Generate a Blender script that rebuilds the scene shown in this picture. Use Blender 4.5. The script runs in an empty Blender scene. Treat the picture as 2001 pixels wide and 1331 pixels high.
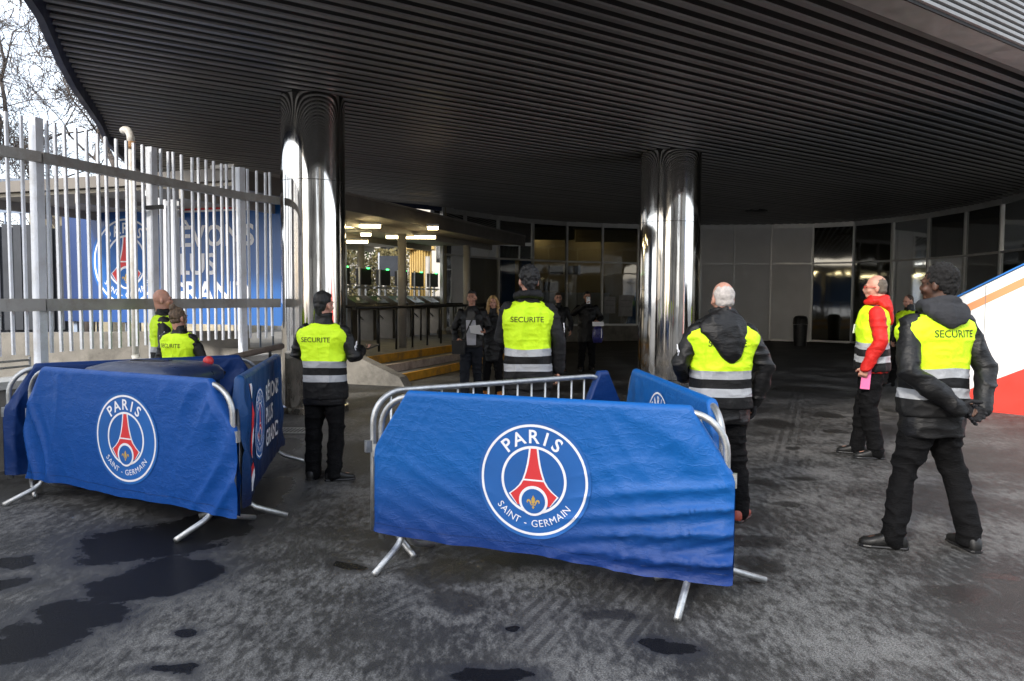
import bpy, bmesh, math, random
import numpy as np
from mathutils import Vector, Matrix, Euler
from mathutils.bvhtree import BVHTree
R = math.radians
V = Vector
random.seed(7)
sc = bpy.context.scene
col = sc.collection

# ------------------------------------------------------------------ camera
F, PITCH, ROLL, CZ = 1500.0, math.atan(85 / 1500.0), 0.006, 1.6
CM = Euler((math.pi / 2 - PITCH, 0, 0)).to_matrix() @ Matrix.Rotation(ROLL, 3, 'Z')
cd = bpy.data.cameras.new('camera'); cam = bpy.data.objects.new('camera', cd); col.objects.link(cam)
cam.matrix_world = Matrix.Translation((0, 0, CZ)) @ CM.to_4x4()
cd.sensor_width = 36; cd.lens = F / 2001 * 36; cd.clip_start = 0.05; cd.clip_end = 2000
sc.camera = cam

def ray(px, py): return CM @ V(((px - 1000.5) / F, -(py - 665.5) / F, -1))
def G(px, py, z=0.0):                       # pixel -> point on the level z
    d = ray(px, py); return V((0, 0, CZ)) + d * ((z - CZ) / d.z)
def D(px, py, dep):                         # pixel -> point at forward distance dep
    d = ray(px, py); return V((0, 0, CZ)) + d * (dep / d.y)

# ------------------------------------------------------------------ sky, sun, exposure
SUN_AZ, SUN_EL = R(213), R(31)              # azimuth of the sun seen from the place: behind the camera, to the left
sund = V((math.sin(SUN_AZ) * math.cos(SUN_EL), math.cos(SUN_AZ) * math.cos(SUN_EL), math.sin(SUN_EL)))
w = bpy.data.worlds.new('World'); sc.world = w; w.use_nodes = True
wt = w.node_tree; bg = wt.nodes['Background']
sky = wt.nodes.new('ShaderNodeTexSky'); sky.sky_type = 'NISHITA'; sky.sun_disc = False
sky.sun_elevation = SUN_EL; sky.sun_rotation = SUN_AZ; sky.air_density = 1.0; sky.dust_density = 2.5; sky.altitude = 50
tc = wt.nodes.new('ShaderNodeTexCoord'); nz = wt.nodes.new('ShaderNodeTexNoise'); nz.inputs['Scale'].default_value = 2.2; nz.inputs['Detail'].default_value = 7
mp = wt.nodes.new('ShaderNodeMapping'); mp.inputs['Scale'].default_value = (1, 1, 2.5)
wt.links.new(tc.outputs['Generated'], mp.inputs[0]); wt.links.new(mp.outputs[0], nz.inputs['Vector'])
rp = wt.nodes.new('ShaderNodeValToRGB'); rp.color_ramp.elements[0].position = .38; rp.color_ramp.elements[1].position = .62
rp.color_ramp.elements[0].color = (.35, .35, .35, 1); rp.color_ramp.elements[1].color = (.85, .85, .85, 1)
wt.links.new(nz.outputs['Fac'], rp.inputs[0])
mx = wt.nodes.new('ShaderNodeMix'); mx.data_type = 'RGBA'
wt.links.new(rp.outputs[0], mx.inputs[0]); wt.links.new(sky.outputs[0], mx.inputs[6]); mx.inputs[7].default_value = (8.5, 9.0, 9.8, 1)
wt.links.new(mx.outputs[2], bg.inputs[0]); bg.inputs[1].default_value = 0.14
ld = bpy.data.lights.new('sun', 'SUN'); ld.energy = 2.9; ld.angle = R(9); ld.color = (1, .95, .87)
sun = bpy.data.objects.new('sun', ld); col.objects.link(sun); sun.rotation_euler = (-sund).to_track_quat('-Z', 'Y').to_euler()
sc.view_settings.view_transform = 'Standard'; sc.view_settings.look = 'None'; sc.view_settings.gamma = 1
sc.view_settings.exposure = 1.2; sc.view_settings.use_curve_mapping = False
try:
    sc.cycles.use_denoising = True; sc.cycles.max_bounces = 7; sc.cycles.diffuse_bounces = 3; sc.cycles.glossy_bounces = 4
except Exception: pass

# ------------------------------------------------------------------ node helper and materials
class NT:
    def __init__(s, name):
        s.m = bpy.data.materials.new(name); s.m.use_nodes = True; s.t = s.m.node_tree
        s.b = s.t.nodes['Principled BSDF']; s.out = s.t.nodes['Material Output']
    def n(s, typ, **kw):
        x = s.t.nodes.new(typ)
        for k, v in kw.items(): setattr(x, k, v)
        return x
    def put(s, inp, v):
        if hasattr(v, 'links'): s.t.links.new(v, inp)
        elif isinstance(v, (tuple, list)) and len(v) == 3 and inp.type == 'RGBA': inp.default_value = (*v, 1)
        else: inp.default_value = v
    def math(s, op, a, b=0.0, clamp=False):
        x = s.n('ShaderNodeMath', operation=op, use_clamp=clamp); s.put(x.inputs[0], a); s.put(x.inputs[1], b); return x.outputs[0]
    def obj(s): return s.n('ShaderNodeTexCoord').outputs['Object']
    def mapping(s, v, loc=(0, 0, 0), rot=(0, 0, 0), scale=(1, 1, 1)):
        x = s.n('ShaderNodeMapping'); s.put(x.inputs[0], v); x.inputs[1].default_value = loc; x.inputs[2].default_value = rot; x.inputs[3].default_value = scale
        return x.outputs[0]
    def noise(s, v, scale, detail=4, rough=.55):
        x = s.n('ShaderNodeTexNoise'); s.put(x.inputs['Vector'], v); x.inputs['Scale'].default_value = scale
        x.inputs['Detail'].default_value = detail; x.inputs['Roughness'].default_value = rough; return x.outputs['Fac']
    def ramp(s, f, stops, interp='LINEAR'):
        x = s.n('ShaderNodeValToRGB'); s.put(x.inputs[0], f); cr = x.color_ramp; cr.interpolation = interp
        while len(cr.elements) < len(stops): cr.elements.new(1)
        for e, (p, c) in zip(cr.elements, stops):
            e.position = p; e.color = (c, c, c, 1) if isinstance(c, (int, float)) else (*c, 1)
        return x.outputs[0]
    def mix(s, f, a, b):
        x = s.n('ShaderNodeMix', data_type='RGBA'); s.put(x.inputs[0], f); s.put(x.inputs[6], a); s.put(x.inputs[7], b); return x.outputs[2]
    def rng(s, v, a, b, c=0.0, d=1.0):
        x = s.n('ShaderNodeMapRange', interpolation_type='SMOOTHSTEP'); s.put(x.inputs[0], v)
        for i, q in enumerate((a, b, c, d)): x.inputs[i + 1].default_value = q
        return x.outputs[0]
    def bump(s, h, strength=.3, dist=.01):
        x = s.n('ShaderNodeBump'); x.inputs['Strength'].default_value = strength; x.inputs['Distance'].default_value = dist; s.put(x.inputs['Height'], h)
        s.t.links.new(x.outputs[0], s.b.inputs['Normal'])
    def set(s, color=None, rough=None, metal=None, **kw):
        if color is not None: s.put(s.b.inputs['Base Color'], color)
        if rough is not None: s.put(s.b.inputs['Roughness'], rough)
        if metal is not None: s.put(s.b.inputs['Metallic'], metal)
        for k, v in kw.items(): s.put(s.b.inputs[k], v)
        return s.m

def c3(c, k): return tuple(min(1, x * k) for x in c)
def pm(name, c, rough=.6, metal=0.0, var=.25, vs=6.0, bs=0.0, bscale=60.0, rvar=.1, dirt=None, stretch=(1, 1, 1)):
    m = NT(name); o = m.mapping(m.obj(), scale=stretch)
    f = m.noise(o, vs, 6)
    cc = m.ramp(f, [(.25, c3(c, 1 - var)), (.75, c3(c, 1 + var))])
    if dirt:
        cc = m.mix(m.ramp(m.noise(o, vs * .45, 8, .7), [(.5, 0), (.68, dirt[1])]), cc, dirt[0])
    if bs: m.bump(m.noise(o, bscale, 5), bs, .01)
    return m.set(cc, m.ramp(m.noise(o, vs * 2.3, 4), [(.3, max(0, rough - rvar)), (.7, min(1, rough + rvar))]), metal)
MT = {}
def fabric(name, c, rough=.75, sheen=.15, bs=.25, scale=500, fold=9, var=.12, spec=.25):
    m = NT(name); o = m.obj()
    h = m.math('ADD', m.math('MULTIPLY', m.noise(o, scale, 2), .06), m.math('ADD', m.noise(m.mapping(o, scale=(1, 1, 2.2)), fold, 3), m.math('MULTIPLY', m.ramp(m.noise(m.mapping(o, rot=(.4, .5, 0), scale=(1, 1, 2.5)), fold * 1.6, 2), [(.40, 0), (.5, 1), (.60, 0)]), .10)))
    m.bump(h, bs, .03)
    m.b.inputs['Specular IOR Level'].default_value = spec
    return m.set(m.ramp(m.noise(o, 5, 5), [(.3, c3(c, 1 - var)), (.7, c3(c, 1 + var))]), rough)
def flat(name, c, rough=.7): return NT(name).set(c, rough)
def emit(name, c, e):
    m = NT(name); return m.set(c, .5, **{'Emission Color': (*c, 1), 'Emission Strength': e})

MT['galv'] = pm('galvanised_steel', (.46, .47, .47), .42, .85, .22, 22, .12, 120, dirt=((.30, .29, .27), .6))
MT['concrete'] = pm('concrete', (.22, .205, .18), .88, 0, .28, 3, .5, 45, dirt=((.09, .085, .075), .8))
MT['concrete_top'] = pm('concrete_top', (.42, .41, .38), .85, 0, .2, 4, .4, 45)
MT['pave'] = pm('platform_paving', (.14, .135, .125), .8, 0, .3, 2.5, .4, 60)
MT['white_metal'] = pm('white_fence_paint', (.66, .68, .72), .45, 0, .1, 7, .08, 90, dirt=((.36, .33, .28), .55))
MT['rail_metal'] = pm('fence_rail_paint', (.32, .31, .29), .5, 0, .2, 5, .15, 90, dirt=((.18, .13, .09), .7))
MT['rust'] = pm('rusty_pipe', (.40, .22, .10), .8, 0, .4, 25, .4, 80)
MT['pipe'] = pm('pipe_paint', (.62, .60, .55), .55, 0, .15, 12, .1, 80, dirt=((.38, .25, .14), .6))
MT['soffit'] = pm('soffit_plank_metal', (.26, .255, .255), .42, .2, .15, 1.2, .05, 30)
m = NT('soffit_plank_metal_varied'); oi = m.n('ShaderNodeObjectInfo'); o = m.obj()
m.bump(m.noise(o, 2.0, 2), .05, .02)
MT['soffit'] = m.set(m.mix(m.math('MULTIPLY', m.noise(o, 1.3, 5), .6), m.ramp(oi.outputs['Random'], [(0, (.20, .195, .195)), (1, (.30, .293, .29))]), (.15, .145, .14)), m.ramp(oi.outputs['Random'], [(0, .36), (1, .5)]), .2)
MT['soffit_back'] = flat('soffit_backing', (.018, .018, .018), .8)
MT['navy'] = pm('navy_fascia', (.012, .02, .06), .5, 0, .2, 1)
MT['cladding'] = pm('grey_cladding', (.20, .20, .20), .5, .2, .12, 1.5)
MT['frame'] = pm('facade_frame', (.55, .55, .54), .4, .5, .1, 3)
MT['panel'] = pm('facade_panel', (.56, .56, .565), .5, .1, .12, .9)
MT['dark'] = pm('dark_plastic', (.012, .012, .013), .45, 0, .2, 8)
MT['black_metal'] = pm('black_metal', (.02, .02, .02), .4, .3, .2, 8)
MT['grey_metal'] = pm('grey_metal', (.25, .25, .245), .45, .6, .15, 6)
MT['turn'] = pm('turnstile_steel', (.12, .11, .095), .4, .7, .2, 5)
MT['shelter'] = pm('shelter_fascia', (.13, .115, .10), .55, .1, .2, 2)
MT['shelter_under'] = pm('shelter_ceiling', (.42, .38, .31), .7, 0, .15, 2)
MT['post'] = pm('shelter_post', (.30, .28, .25), .5, .1, .15, 4)
MT['yellow'] = pm('yellow_step_paint', (.55, .26, .015), .75, 0, .25, 6, .3, 40, dirt=((.13, .09, .05), .9))
MT['stepwhite'] = pm('white_step_paint', (.42, .33, .26), .8, 0, .25, 6, .3, 40, dirt=((.14, .10, .08), .9))
MT['white_wall'] = pm('white_hoarding', (.76, .76, .765), .5, 0, .05, 2, .05, 30, dirt=((.55, .53, .50), .5))
MT['red_wall'] = pm('red_hoarding', (.62, .045, .03), .45, 0, .06, 2)
MT['orange'] = flat('orange_stripe', (.68, .27, .12), .5)
MT['trim_blue'] = flat('blue_trim', (.02, .16, .50), .5)
MT['stone'] = pm('stone_wall', (.33, .29, .21), .85, 0, .35, 4, .5, 30)
MT['corr'] = pm('dark_sheet', (.05, .055, .065), .6, .2, .2, 3)
MT['bluegrey'] = pm('blue_grey_paint', (.22, .27, .36), .55, 0, .15, 4)
MT['bark'] = pm('bark', (.075, .062, .055), .9, 0, .35, 9, .5, 40)
MT['binlid'] = pm('bin_plastic', (.018, .03, .075), .35, 0, .2, 6, .05, 60)
MT['redball'] = flat('red_ball', (.5, .03, .03), .4)
MT['paper'] = pm('paper', (.78, .78, .80), .7, 0, .04, 10)
MT['pink'] = flat('pink_paper', (.80, .16, .36), .7)
MT['print_white'] = flat('print_white', (.78, .78, .82), .7)
MT['print_red'] = flat('print_red', (.62, .03, .035), .65)
MT['print_gold'] = flat('print_gold', (.52, .33, .06), .6)
MT['print_disc'] = pm('print_disc', (.006, .10, .36), .65, 0, .25, 1.2)
MT['print_deep'] = flat('print_deep_blue', (.006, .055, .22), .65)
MT['text'] = flat('vest_print', (.015, .02, .01), .8)
MT['lamp'] = emit('tube_lamp', (1.0, .80, .42), 12.0); MT['lamp_dim'] = emit('hall_lamp', (1.0, .78, .42), 7.0); MT['rail_brown'] = pm('brown_rail', (.13, .10, .08), .6, 0, .3, 10, .3, 80)
MT['green'] = emit('green_led', (.05, 1.0, .15), 3.0)
MT['leaf'] = pm('leaf', (.16, .13, .05), .8, 0, .4, 3)
MT['leaf2'] = pm('leaf_green', (.07, .09, .03), .8, 0, .4, 3)
MT['plaster'] = pm('plaster', (.42, .39, .34), .85, 0, .12, .6)
MT['interior'] = pm('interior_wall', (.30, .26, .17), .8, 0, .1, .6)
MT['blue_panel'] = pm('blue_panel', (.02, .12, .38), .4, 0, .1, 2)
MT['gold'] = pm('ochre_fluting', (.50, .33, .10), .55, .1, .15, 3)

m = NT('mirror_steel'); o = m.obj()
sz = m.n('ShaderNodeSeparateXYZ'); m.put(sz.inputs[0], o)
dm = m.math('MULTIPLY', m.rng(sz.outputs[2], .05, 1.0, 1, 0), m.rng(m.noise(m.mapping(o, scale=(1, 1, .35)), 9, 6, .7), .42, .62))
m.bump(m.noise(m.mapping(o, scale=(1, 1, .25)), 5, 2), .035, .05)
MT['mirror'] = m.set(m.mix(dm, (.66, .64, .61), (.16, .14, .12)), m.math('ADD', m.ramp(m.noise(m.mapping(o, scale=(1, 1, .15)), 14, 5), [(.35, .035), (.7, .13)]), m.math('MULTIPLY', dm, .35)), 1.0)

def glass_mat(name, tint, gloss, rough=.02):
    m = NT(name); t = m.t
    tr = m.n('ShaderNodeBsdfTransparent'); tr.inputs[0].default_value = (*tint, 1)
    gl = m.n('ShaderNodeBsdfGlossy'); gl.inputs['Roughness'].default_value = rough; gl.inputs[0].default_value = (.9, .93, .95, 1)
    fr = m.n('ShaderNodeFresnel'); fr.inputs[0].default_value = 1.5
    bm_ = m.n('ShaderNodeBump'); bm_.inputs['Strength'].default_value = .06; bm_.inputs['Distance'].default_value = .05
    m.put(bm_.inputs['Height'], m.noise(m.obj(), 1.1, 1)); t.links.new(bm_.outputs[0], gl.inputs['Normal'])
    mx_ = m.n('ShaderNodeMixShader'); m.put(mx_.inputs[0], m.math('ADD', m.math('MULTIPLY', fr.outputs[0], 1.0), gloss, True))
    t.links.new(tr.outputs[0], mx_.inputs[1]); t.links.new(gl.outputs[0], mx_.inputs[2]); t.links.new(mx_.outputs[0], m.out.inputs[0])
    return m.m
MT['glass'] = glass_mat('entrance_glass', (.48, .50, .48), .05)
MT['dark_glass'] = glass_mat('tinted_glass', (.16, .17, .17), .13, .045)

# vest: bands of fluorescent yellow, silver and black read from a "band" attribute (height on the garment)
m = NT('hi_vis_vest'); at = m.n('ShaderNodeAttribute', attribute_name='band'); o = m.obj()
bc = m.ramp(at.outputs['Fac'], [(0, (.006, .006, .0065)), (.355, (.36, .37, .39)), (.445, (.006, .006, .0065)), (.54, (.36, .37, .39)), (.63, (.62, .92, .018))], 'CONSTANT')
m.bump(m.math('ADD', m.noise(o, 11, 3), m.math('MULTIPLY', m.noise(o, 500, 1), .05)), .5, .03)
m.b.inputs['Specular IOR Level'].default_value = .3
MT['vest'] = m.set(bc, m.ramp(at.outputs['Fac'], [(0, .7), (.355, .35), (.445, .7), (.54, .35), (.63, .62)], 'CONSTANT'), 0.0)
MT['jacket'] = fabric('black_jacket', (.0055, .0055, .006), .5, .05, .32, spec=.35)
MT['jacket_grey'] = fabric('dark_grey_jacket', (.012, .012, .0135), .7, .15, .3)
MT['hood_grey'] = fabric('grey_hood', (.030, .031, .035), .85, .2, .3)
MT['red_jacket'] = fabric('red_jacket', (.55, .018, .014), .55, .1, .35)
MT['trousers'] = fabric('black_trousers', (.004, .004, .0045), .85, .05, .5, spec=.15)
MT['jeans'] = fabric('dark_jeans', (.006, .008, .013), .8, .1, .35)
MT['shoe'] = pm('black_shoe', (.008, .008, .008), .55, 0, .2, 12)
MT['shoe_red'] = pm('reddish_shoe', (.28, .055, .035), .45, 0, .2, 12)
MT['shoe_orange'] = pm('orange_boot', (.45, .16, .03), .6, 0, .3, 12)
MT['shirt_grey'] = fabric('grey_shirt', (.42, .42, .46), .8, .1, .3)
MT['glove'] = fabric('black_glove', (.012, .012, .014), .75, .1, .5)
MT['hair_black'] = pm('black_hair', (.006, .0055, .0055), .6, 0, .4, 60, .3, 160)
MT['hair_brown'] = pm('brown_hair', (.05, .03, .018), .6, 0, .4, 60, .5, 160)
MT['hair_grey'] = pm('grey_hair', (.46, .42, .39), .8, 0, .25, 50, .5, 220)
MT['hair_greybrown'] = pm('grey_brown_hair', (.11, .09, .07), .8, 0, .25, 50, .5, 220)
MT['hair_blonde'] = pm('blonde_hair', (.42, .26, .10), .55, 0, .3, 40, .5, 90, stretch=(6, 6, 1))
MT['hair_streak'] = pm('streaked_hair', (.10, .065, .04), .6, 0, .7, 22, .5, 90, stretch=(4, 1, 1))
MT['hair_curly'] = pm('curly_hair', (.0035, .003, .003), .95, 0, .5, 90, .5, 110)
def skin(name, c):
    m = NT(name); o = m.obj()
    m.bump(m.noise(o, 90, 3), .12, .004)
    m.put(m.b.inputs['Subsurface Weight'], .08); m.b.inputs['Subsurface Radius'].default_value = (.01, .004, .002)
    return m.set(m.ramp(m.noise(o, 18, 4), [(.3, c3(c, .82)), (.7, (min(1, c[0] * 1.15), c[1] * 1.05, c[2] * 1.0))]), .5)
SK = {'light': skin('skin_light', (.50, .27, .20)), 'tan': skin('skin_tan', (.42, .22, .15)), 'dark': skin('skin_dark', (.075, .036, .022))}

# ------------------------------------------------------------------ mesh builder
class MB:
    def __init__(s): s.v = []; s.f = []
    def add(s, vs, fs):
        b = len(s.v); s.v += [V(x) for x in vs]; s.f += [tuple(i + b for i in f) for f in fs]; return s
    def box(s, c, size, rz=0.0, rot=None):
        M = rot if rot else Matrix.Rotation(rz, 3, 'Z'); c = V(c); hx, hy, hz = size[0] / 2, size[1] / 2, size[2] / 2
        vs = [c + M @ V((x, y, z)) for z in (-hz, hz) for x, y in ((-hx, -hy), (hx, -hy), (hx, hy), (-hx, hy))]
        return s.add(vs, [(3, 2, 1, 0), (4, 5, 6, 7), (0, 1, 5, 4), (1, 2, 6, 5), (2, 3, 7, 6), (3, 0, 4, 7)])
    def bar(s, a, b, wd, ht):                # box along a level or sloping segment
        a = V(a); b = V(b); d = (b - a); L = d.length; d.normalize()
        sd = d.cross(V((0, 0, 1))); sd = V((1, 0, 0)) if sd.length < 1e-4 else sd.normalized(); up = sd.cross(d)
        M = Matrix((d, sd, up)).transposed(); return s.box((a + b) / 2, (L, wd, ht), rot=M)
    def prism(s, pts, z0, z1):
        n = len(pts); vs = [V((p[0], p[1], z0)) for p in pts] + [V((p[0], p[1], z1)) for p in pts]
        return s.add(vs, [tuple(range(n))[::-1], tuple(range(n, 2 * n))] + [(i, (i + 1) % n, n + (i + 1) % n, n + i) for i in range(n)])
    def slab(s, pts, off):                   # polygon in space pushed along off
        n = len(pts); off = V(off); vs = [V(p) for p in pts] + [V(p) + off for p in pts]
        return s.add(vs, [tuple(range(n))[::-1], tuple(range(n, 2 * n))] + [(i, (i + 1) % n, n + (i + 1) % n, n + i) for i in range(n)])
    def loft(s, rings, n=16, pw=2.0):        # rings: (centre, axis1, axis2)
        b = len(s.v)
        for c, a1, a2 in rings:
            for i in range(n):
                t = 2 * math.pi * i / n; ct, st = math.cos(t), math.sin(t)
                x = math.copysign(abs(ct) ** (2 / pw), ct); y = math.copysign(abs(st) ** (2 / pw), st)
                s.v.append(V(c) + V(a1) * x + V(a2) * y)
        for k in range(len(rings) - 1):
            for i in range(n):
                j = (i + 1) % n; s.f.append((b + k * n + i, b + k * n + j, b + (k + 1) * n + j, b + (k + 1) * n + i))
        s.f.append(tuple(b + i for i in range(n))[::-1]); e = b + (len(rings) - 1) * n; s.f.append(tuple(e + i for i in range(n)))
        return s
    def tube(s, pts, r, n=8, cap=0):
        pts = [V(p) for p in pts]; rs = list(r) if hasattr(r, '__len__') else [r] * len(pts); rings = []; up = None
        for i, p in enumerate(pts):
            t = (pts[min(i + 1, len(pts) - 1)] - pts[max(i - 1, 0)]).normalized()
            if up is None:
                up = t.cross(V((0, 0, 1))); up = V((1, 0, 0)) if up.length < .01 else up.normalized()
            up = (up - t * up.dot(t)).normalized(); rings.append([p, up, t.cross(up), rs[i], t])
        out = []
        if cap:
            p, a, b_, q, t = rings[0]
            for k in (80, 50, 25): out.append((p - t * q * math.sin(R(k)), a * q * math.cos(R(k)), b_ * q * math.cos(R(k))))
        out += [(p, a * q, b_ * q) for p, a, b_, q, t in rings]
        if cap:
            p, a, b_, q, t = rings[-1]
            for k in (25, 50, 80): out.append((p + t * q * math.sin(R(k)), a * q * math.cos(R(k)), b_ * q * math.cos(R(k))))
        return s.loft(out, n)
    def ell(s, c, r, rot=None, n=14, m=9):
        c = V(c); M = rot or Matrix.Identity(3); rings = []
        for k in range(m):
            a = -math.pi / 2 + math.pi * (k + .5) / m * .998
            rings.append((c + M @ V((0, 0, r[2] * math.sin(a) * 1.01)), M @ V((r[0] * math.cos(a), 0, 0)), M @ V((0, r[1] * math.cos(a), 0))))
        return s.loft(rings, n)
    def xf(s, M):
        s.v = [M @ p for p in s.v]; return s
    def mesh(s, name, mats, smooth=False):
        me = bpy.data.meshes.new(name); me.from_pydata([tuple(p) for p in s.v], [], s.f)
        for q in (mats if isinstance(mats, (list, tuple)) else [mats]): me.materials.append(q)
        if smooth: me.polygons.foreach_set('use_smooth', [True] * len(me.polygons))
        me.update(); return me
    def build(s, name, mats, parent=None, at=None, smooth=False, fix=True):
        if at is not None:
            at = V(at); s.v = [p - at for p in s.v]
        me = s.mesh(name, mats, smooth)
        if fix:
            bm = bmesh.new(); bm.from_mesh(me); bmesh.ops.recalc_face_normals(bm, faces=bm.faces); bm.to_mesh(me); bm.free()
        return link(name, me, parent, at if parent is None else None)
def link(name, me, parent=None, at=None):
    o = bpy.data.objects.new(name, me); col.objects.link(o)
    if parent: o.parent = parent
    if at is not None: o.location = at
    return o
def smooth_by_angle(o, ang=35):
    me = o.data; me.polygons.foreach_set('use_smooth', [True] * len(me.polygons))
    try: me.set_sharp_from_angle(angle=R(ang))
    except Exception: pass
    return o
def tag(o, label=None, cat=None, group=None, kind=None):
    for k, v in (('label', label), ('category', cat), ('group', group), ('kind', kind)):
        if v: o[k] = v
    return o
def thing(name, label, cat, loc=(0, 0, 0), rz=0.0, group=None):
    o = bpy.data.objects.new(name, None); col.objects.link(o); o.location = loc; o.rotation_euler = (0, 0, rz); o.empty_display_size = .1
    return tag(o, label, cat, group)
def arc(c, r, a0, a1, n, ax=V((1, 0, 0)), ay=V((0, 0, 1))):
    return [V(c) + ax * (r * math.cos(R(a0 + (a1 - a0) * i / n))) + ay * (r * math.sin(R(a0 + (a1 - a0) * i / n))) for i in range(n + 1)]

# lattice noise in numpy
def vnoise(P, seed=0):
    P = np.asarray(P, float) + seed * 17.31; i = np.floor(P).astype(np.int64); f = P - i; f = f * f * (3 - 2 * f)
    def h(x, y, z):
        n = (x * 374761393 + y * 668265263 + z * 2147483647 + seed * 1274126177) & 0xffffffff
        n = ((n ^ (n >> 13)) * 1274126177) & 0xffffffff; n = n ^ (n >> 16); return (n & 0xffff) / 65535.0
    r = 0
    for dx in (0, 1):
        for dy in (0, 1):
            for dz in (0, 1):
                wgt = (f[:, 0] if dx else 1 - f[:, 0]) * (f[:, 1] if dy else 1 - f[:, 1]) * (f[:, 2] if dz else 1 - f[:, 2])
                r = r + wgt * h(i[:, 0] + dx, i[:, 1] + dy, i[:, 2] + dz)
    return r * 2 - 1
def remesh(mb, name, mats, voxel=.01, smooth=3, disp=None, keep=None):
    me = mb.mesh(name + '_src', mats); ob = bpy.data.objects.new('tmp', me); col.objects.link(ob)
    bm = bmesh.new(); bm.from_mesh(me); bmesh.ops.recalc_face_normals(bm, faces=bm.faces); bm.to_mesh(me); bm.free()
    a = ob.modifiers.new('r', 'REMESH'); a.mode = 'VOXEL'; a.voxel_size = voxel
    if smooth:
        b = ob.modifiers.new('s', 'SMOOTH'); b.factor = .5; b.iterations = smooth
    dg = bpy.context.evaluated_depsgraph_get(); out = bpy.data.meshes.new_from_object(ob.evaluated_get(dg), depsgraph=dg)
    bpy.data.objects.remove(ob); bpy.data.meshes.remove(me); out.name = name
    n = len(out.vertices); co = np.empty(n * 3); no = np.empty(n * 3)
    out.vertices.foreach_get('co', co); out.vertices.foreach_get('normal', no); co = co.reshape(-1, 3); no = no.reshape(-1, 3)
    if disp is not None:
        co = co + no * disp(co)[:, None]; out.vertices.foreach_set('co', co.ravel())
    if not out.materials:
        for q in (mats if isinstance(mats, (list, tuple)) else [mats]): out.materials.append(q)
    out.polygons.foreach_set('use_smooth', [True] * len(out.polygons)); out.update()
    return out, co

# ------------------------------------------------------------------ print: lettering and emblem as thin printed shapes
_glyph = {}
def text2d(s, bold=.0):
    k = (s, bold)
    if k not in _glyph:
        cu = bpy.data.curves.new('t', 'FONT'); cu.body = s; cu.size = 1; cu.align_x = 'CENTER'; cu.offset = bold; cu.fill_mode = 'FRONT'; cu.resolution_u = 4
        ob = bpy.data.objects.new('t', cu); col.objects.link(ob); dg = bpy.context.evaluated_depsgraph_get()
        me = bpy.data.meshes.new_from_object(ob.evaluated_get(dg), depsgraph=dg)
        _glyph[k] = ([(p.co.x, p.co.y) for p in me.vertices], [tuple(p.vertices) for p in me.polygons])
        bpy.data.objects.remove(ob); bpy.data.meshes.remove(me)
    return _glyph[k]
class Print:
    def __init__(s): s.v = []; s.f = []
    def poly(s, vs, fs=None):
        b = len(s.v); s.v += list(vs); s.f += [tuple(i + b for i in f) for f in (fs or [tuple(range(len(vs)))])]; return s
    def ring(s, c, r0, r1, n=72):
        for i in range(n):
            a, b = 2 * math.pi * i / n, 2 * math.pi * (i + 1) / n
            q = [(r0, a), (r1, a), (r1, b), (r0, b)]
            s.poly([(c[0] + r * math.cos(t), c[1] + r * math.sin(t)) for r, t in q])
        return s
    def disc(s, c, r, n=48, k=5):
        for j in range(k): s.ring(c, r * j / k + (1e-4 if j == 0 else 0), r * (j + 1) / k, n)
        return s
    def text(s, t, c, h, bold=0.0, rot=0.0, sx=1.0):
        vs, fs = text2d(t, bold); k = h / .69; cr, sr = math.cos(rot), math.sin(rot)
        return s.poly([(c[0] + (x * sx * cr - y * sr) * k, c[1] + (x * sx * sr + y * cr) * k) for x, y in vs], fs)
    def build(s, name, mat, parent, mp_, lift, maxlen=.04):
        bm = bmesh.new(); vs = [bm.verts.new((x, y, 0)) for x, y in s.v]
        for f in s.f:
            try: bm.faces.new([vs[i] for i in f])
            except ValueError: pass
        bmesh.ops.triangulate(bm, faces=bm.faces)
        for _ in range(4):
            ed = [e for e in bm.edges if e.calc_length() > maxlen]
            if not ed: break
            bmesh.ops.subdivide_edges(bm, edges=ed, cuts=1); bmesh.ops.triangulate(bm, faces=bm.faces)
        vl = list(bm.verts); xs = np.array([q.co.x for q in vl]); zs = np.array([q.co.y for q in vl]); out = mp_(xs, zs, lift)
        for q, c in zip(vl, out): q.co = c
        me = bpy.data.meshes.new(name); bm.to_mesh(me); bm.free(); me.materials.append(mat); return link(name, me, parent)

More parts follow.
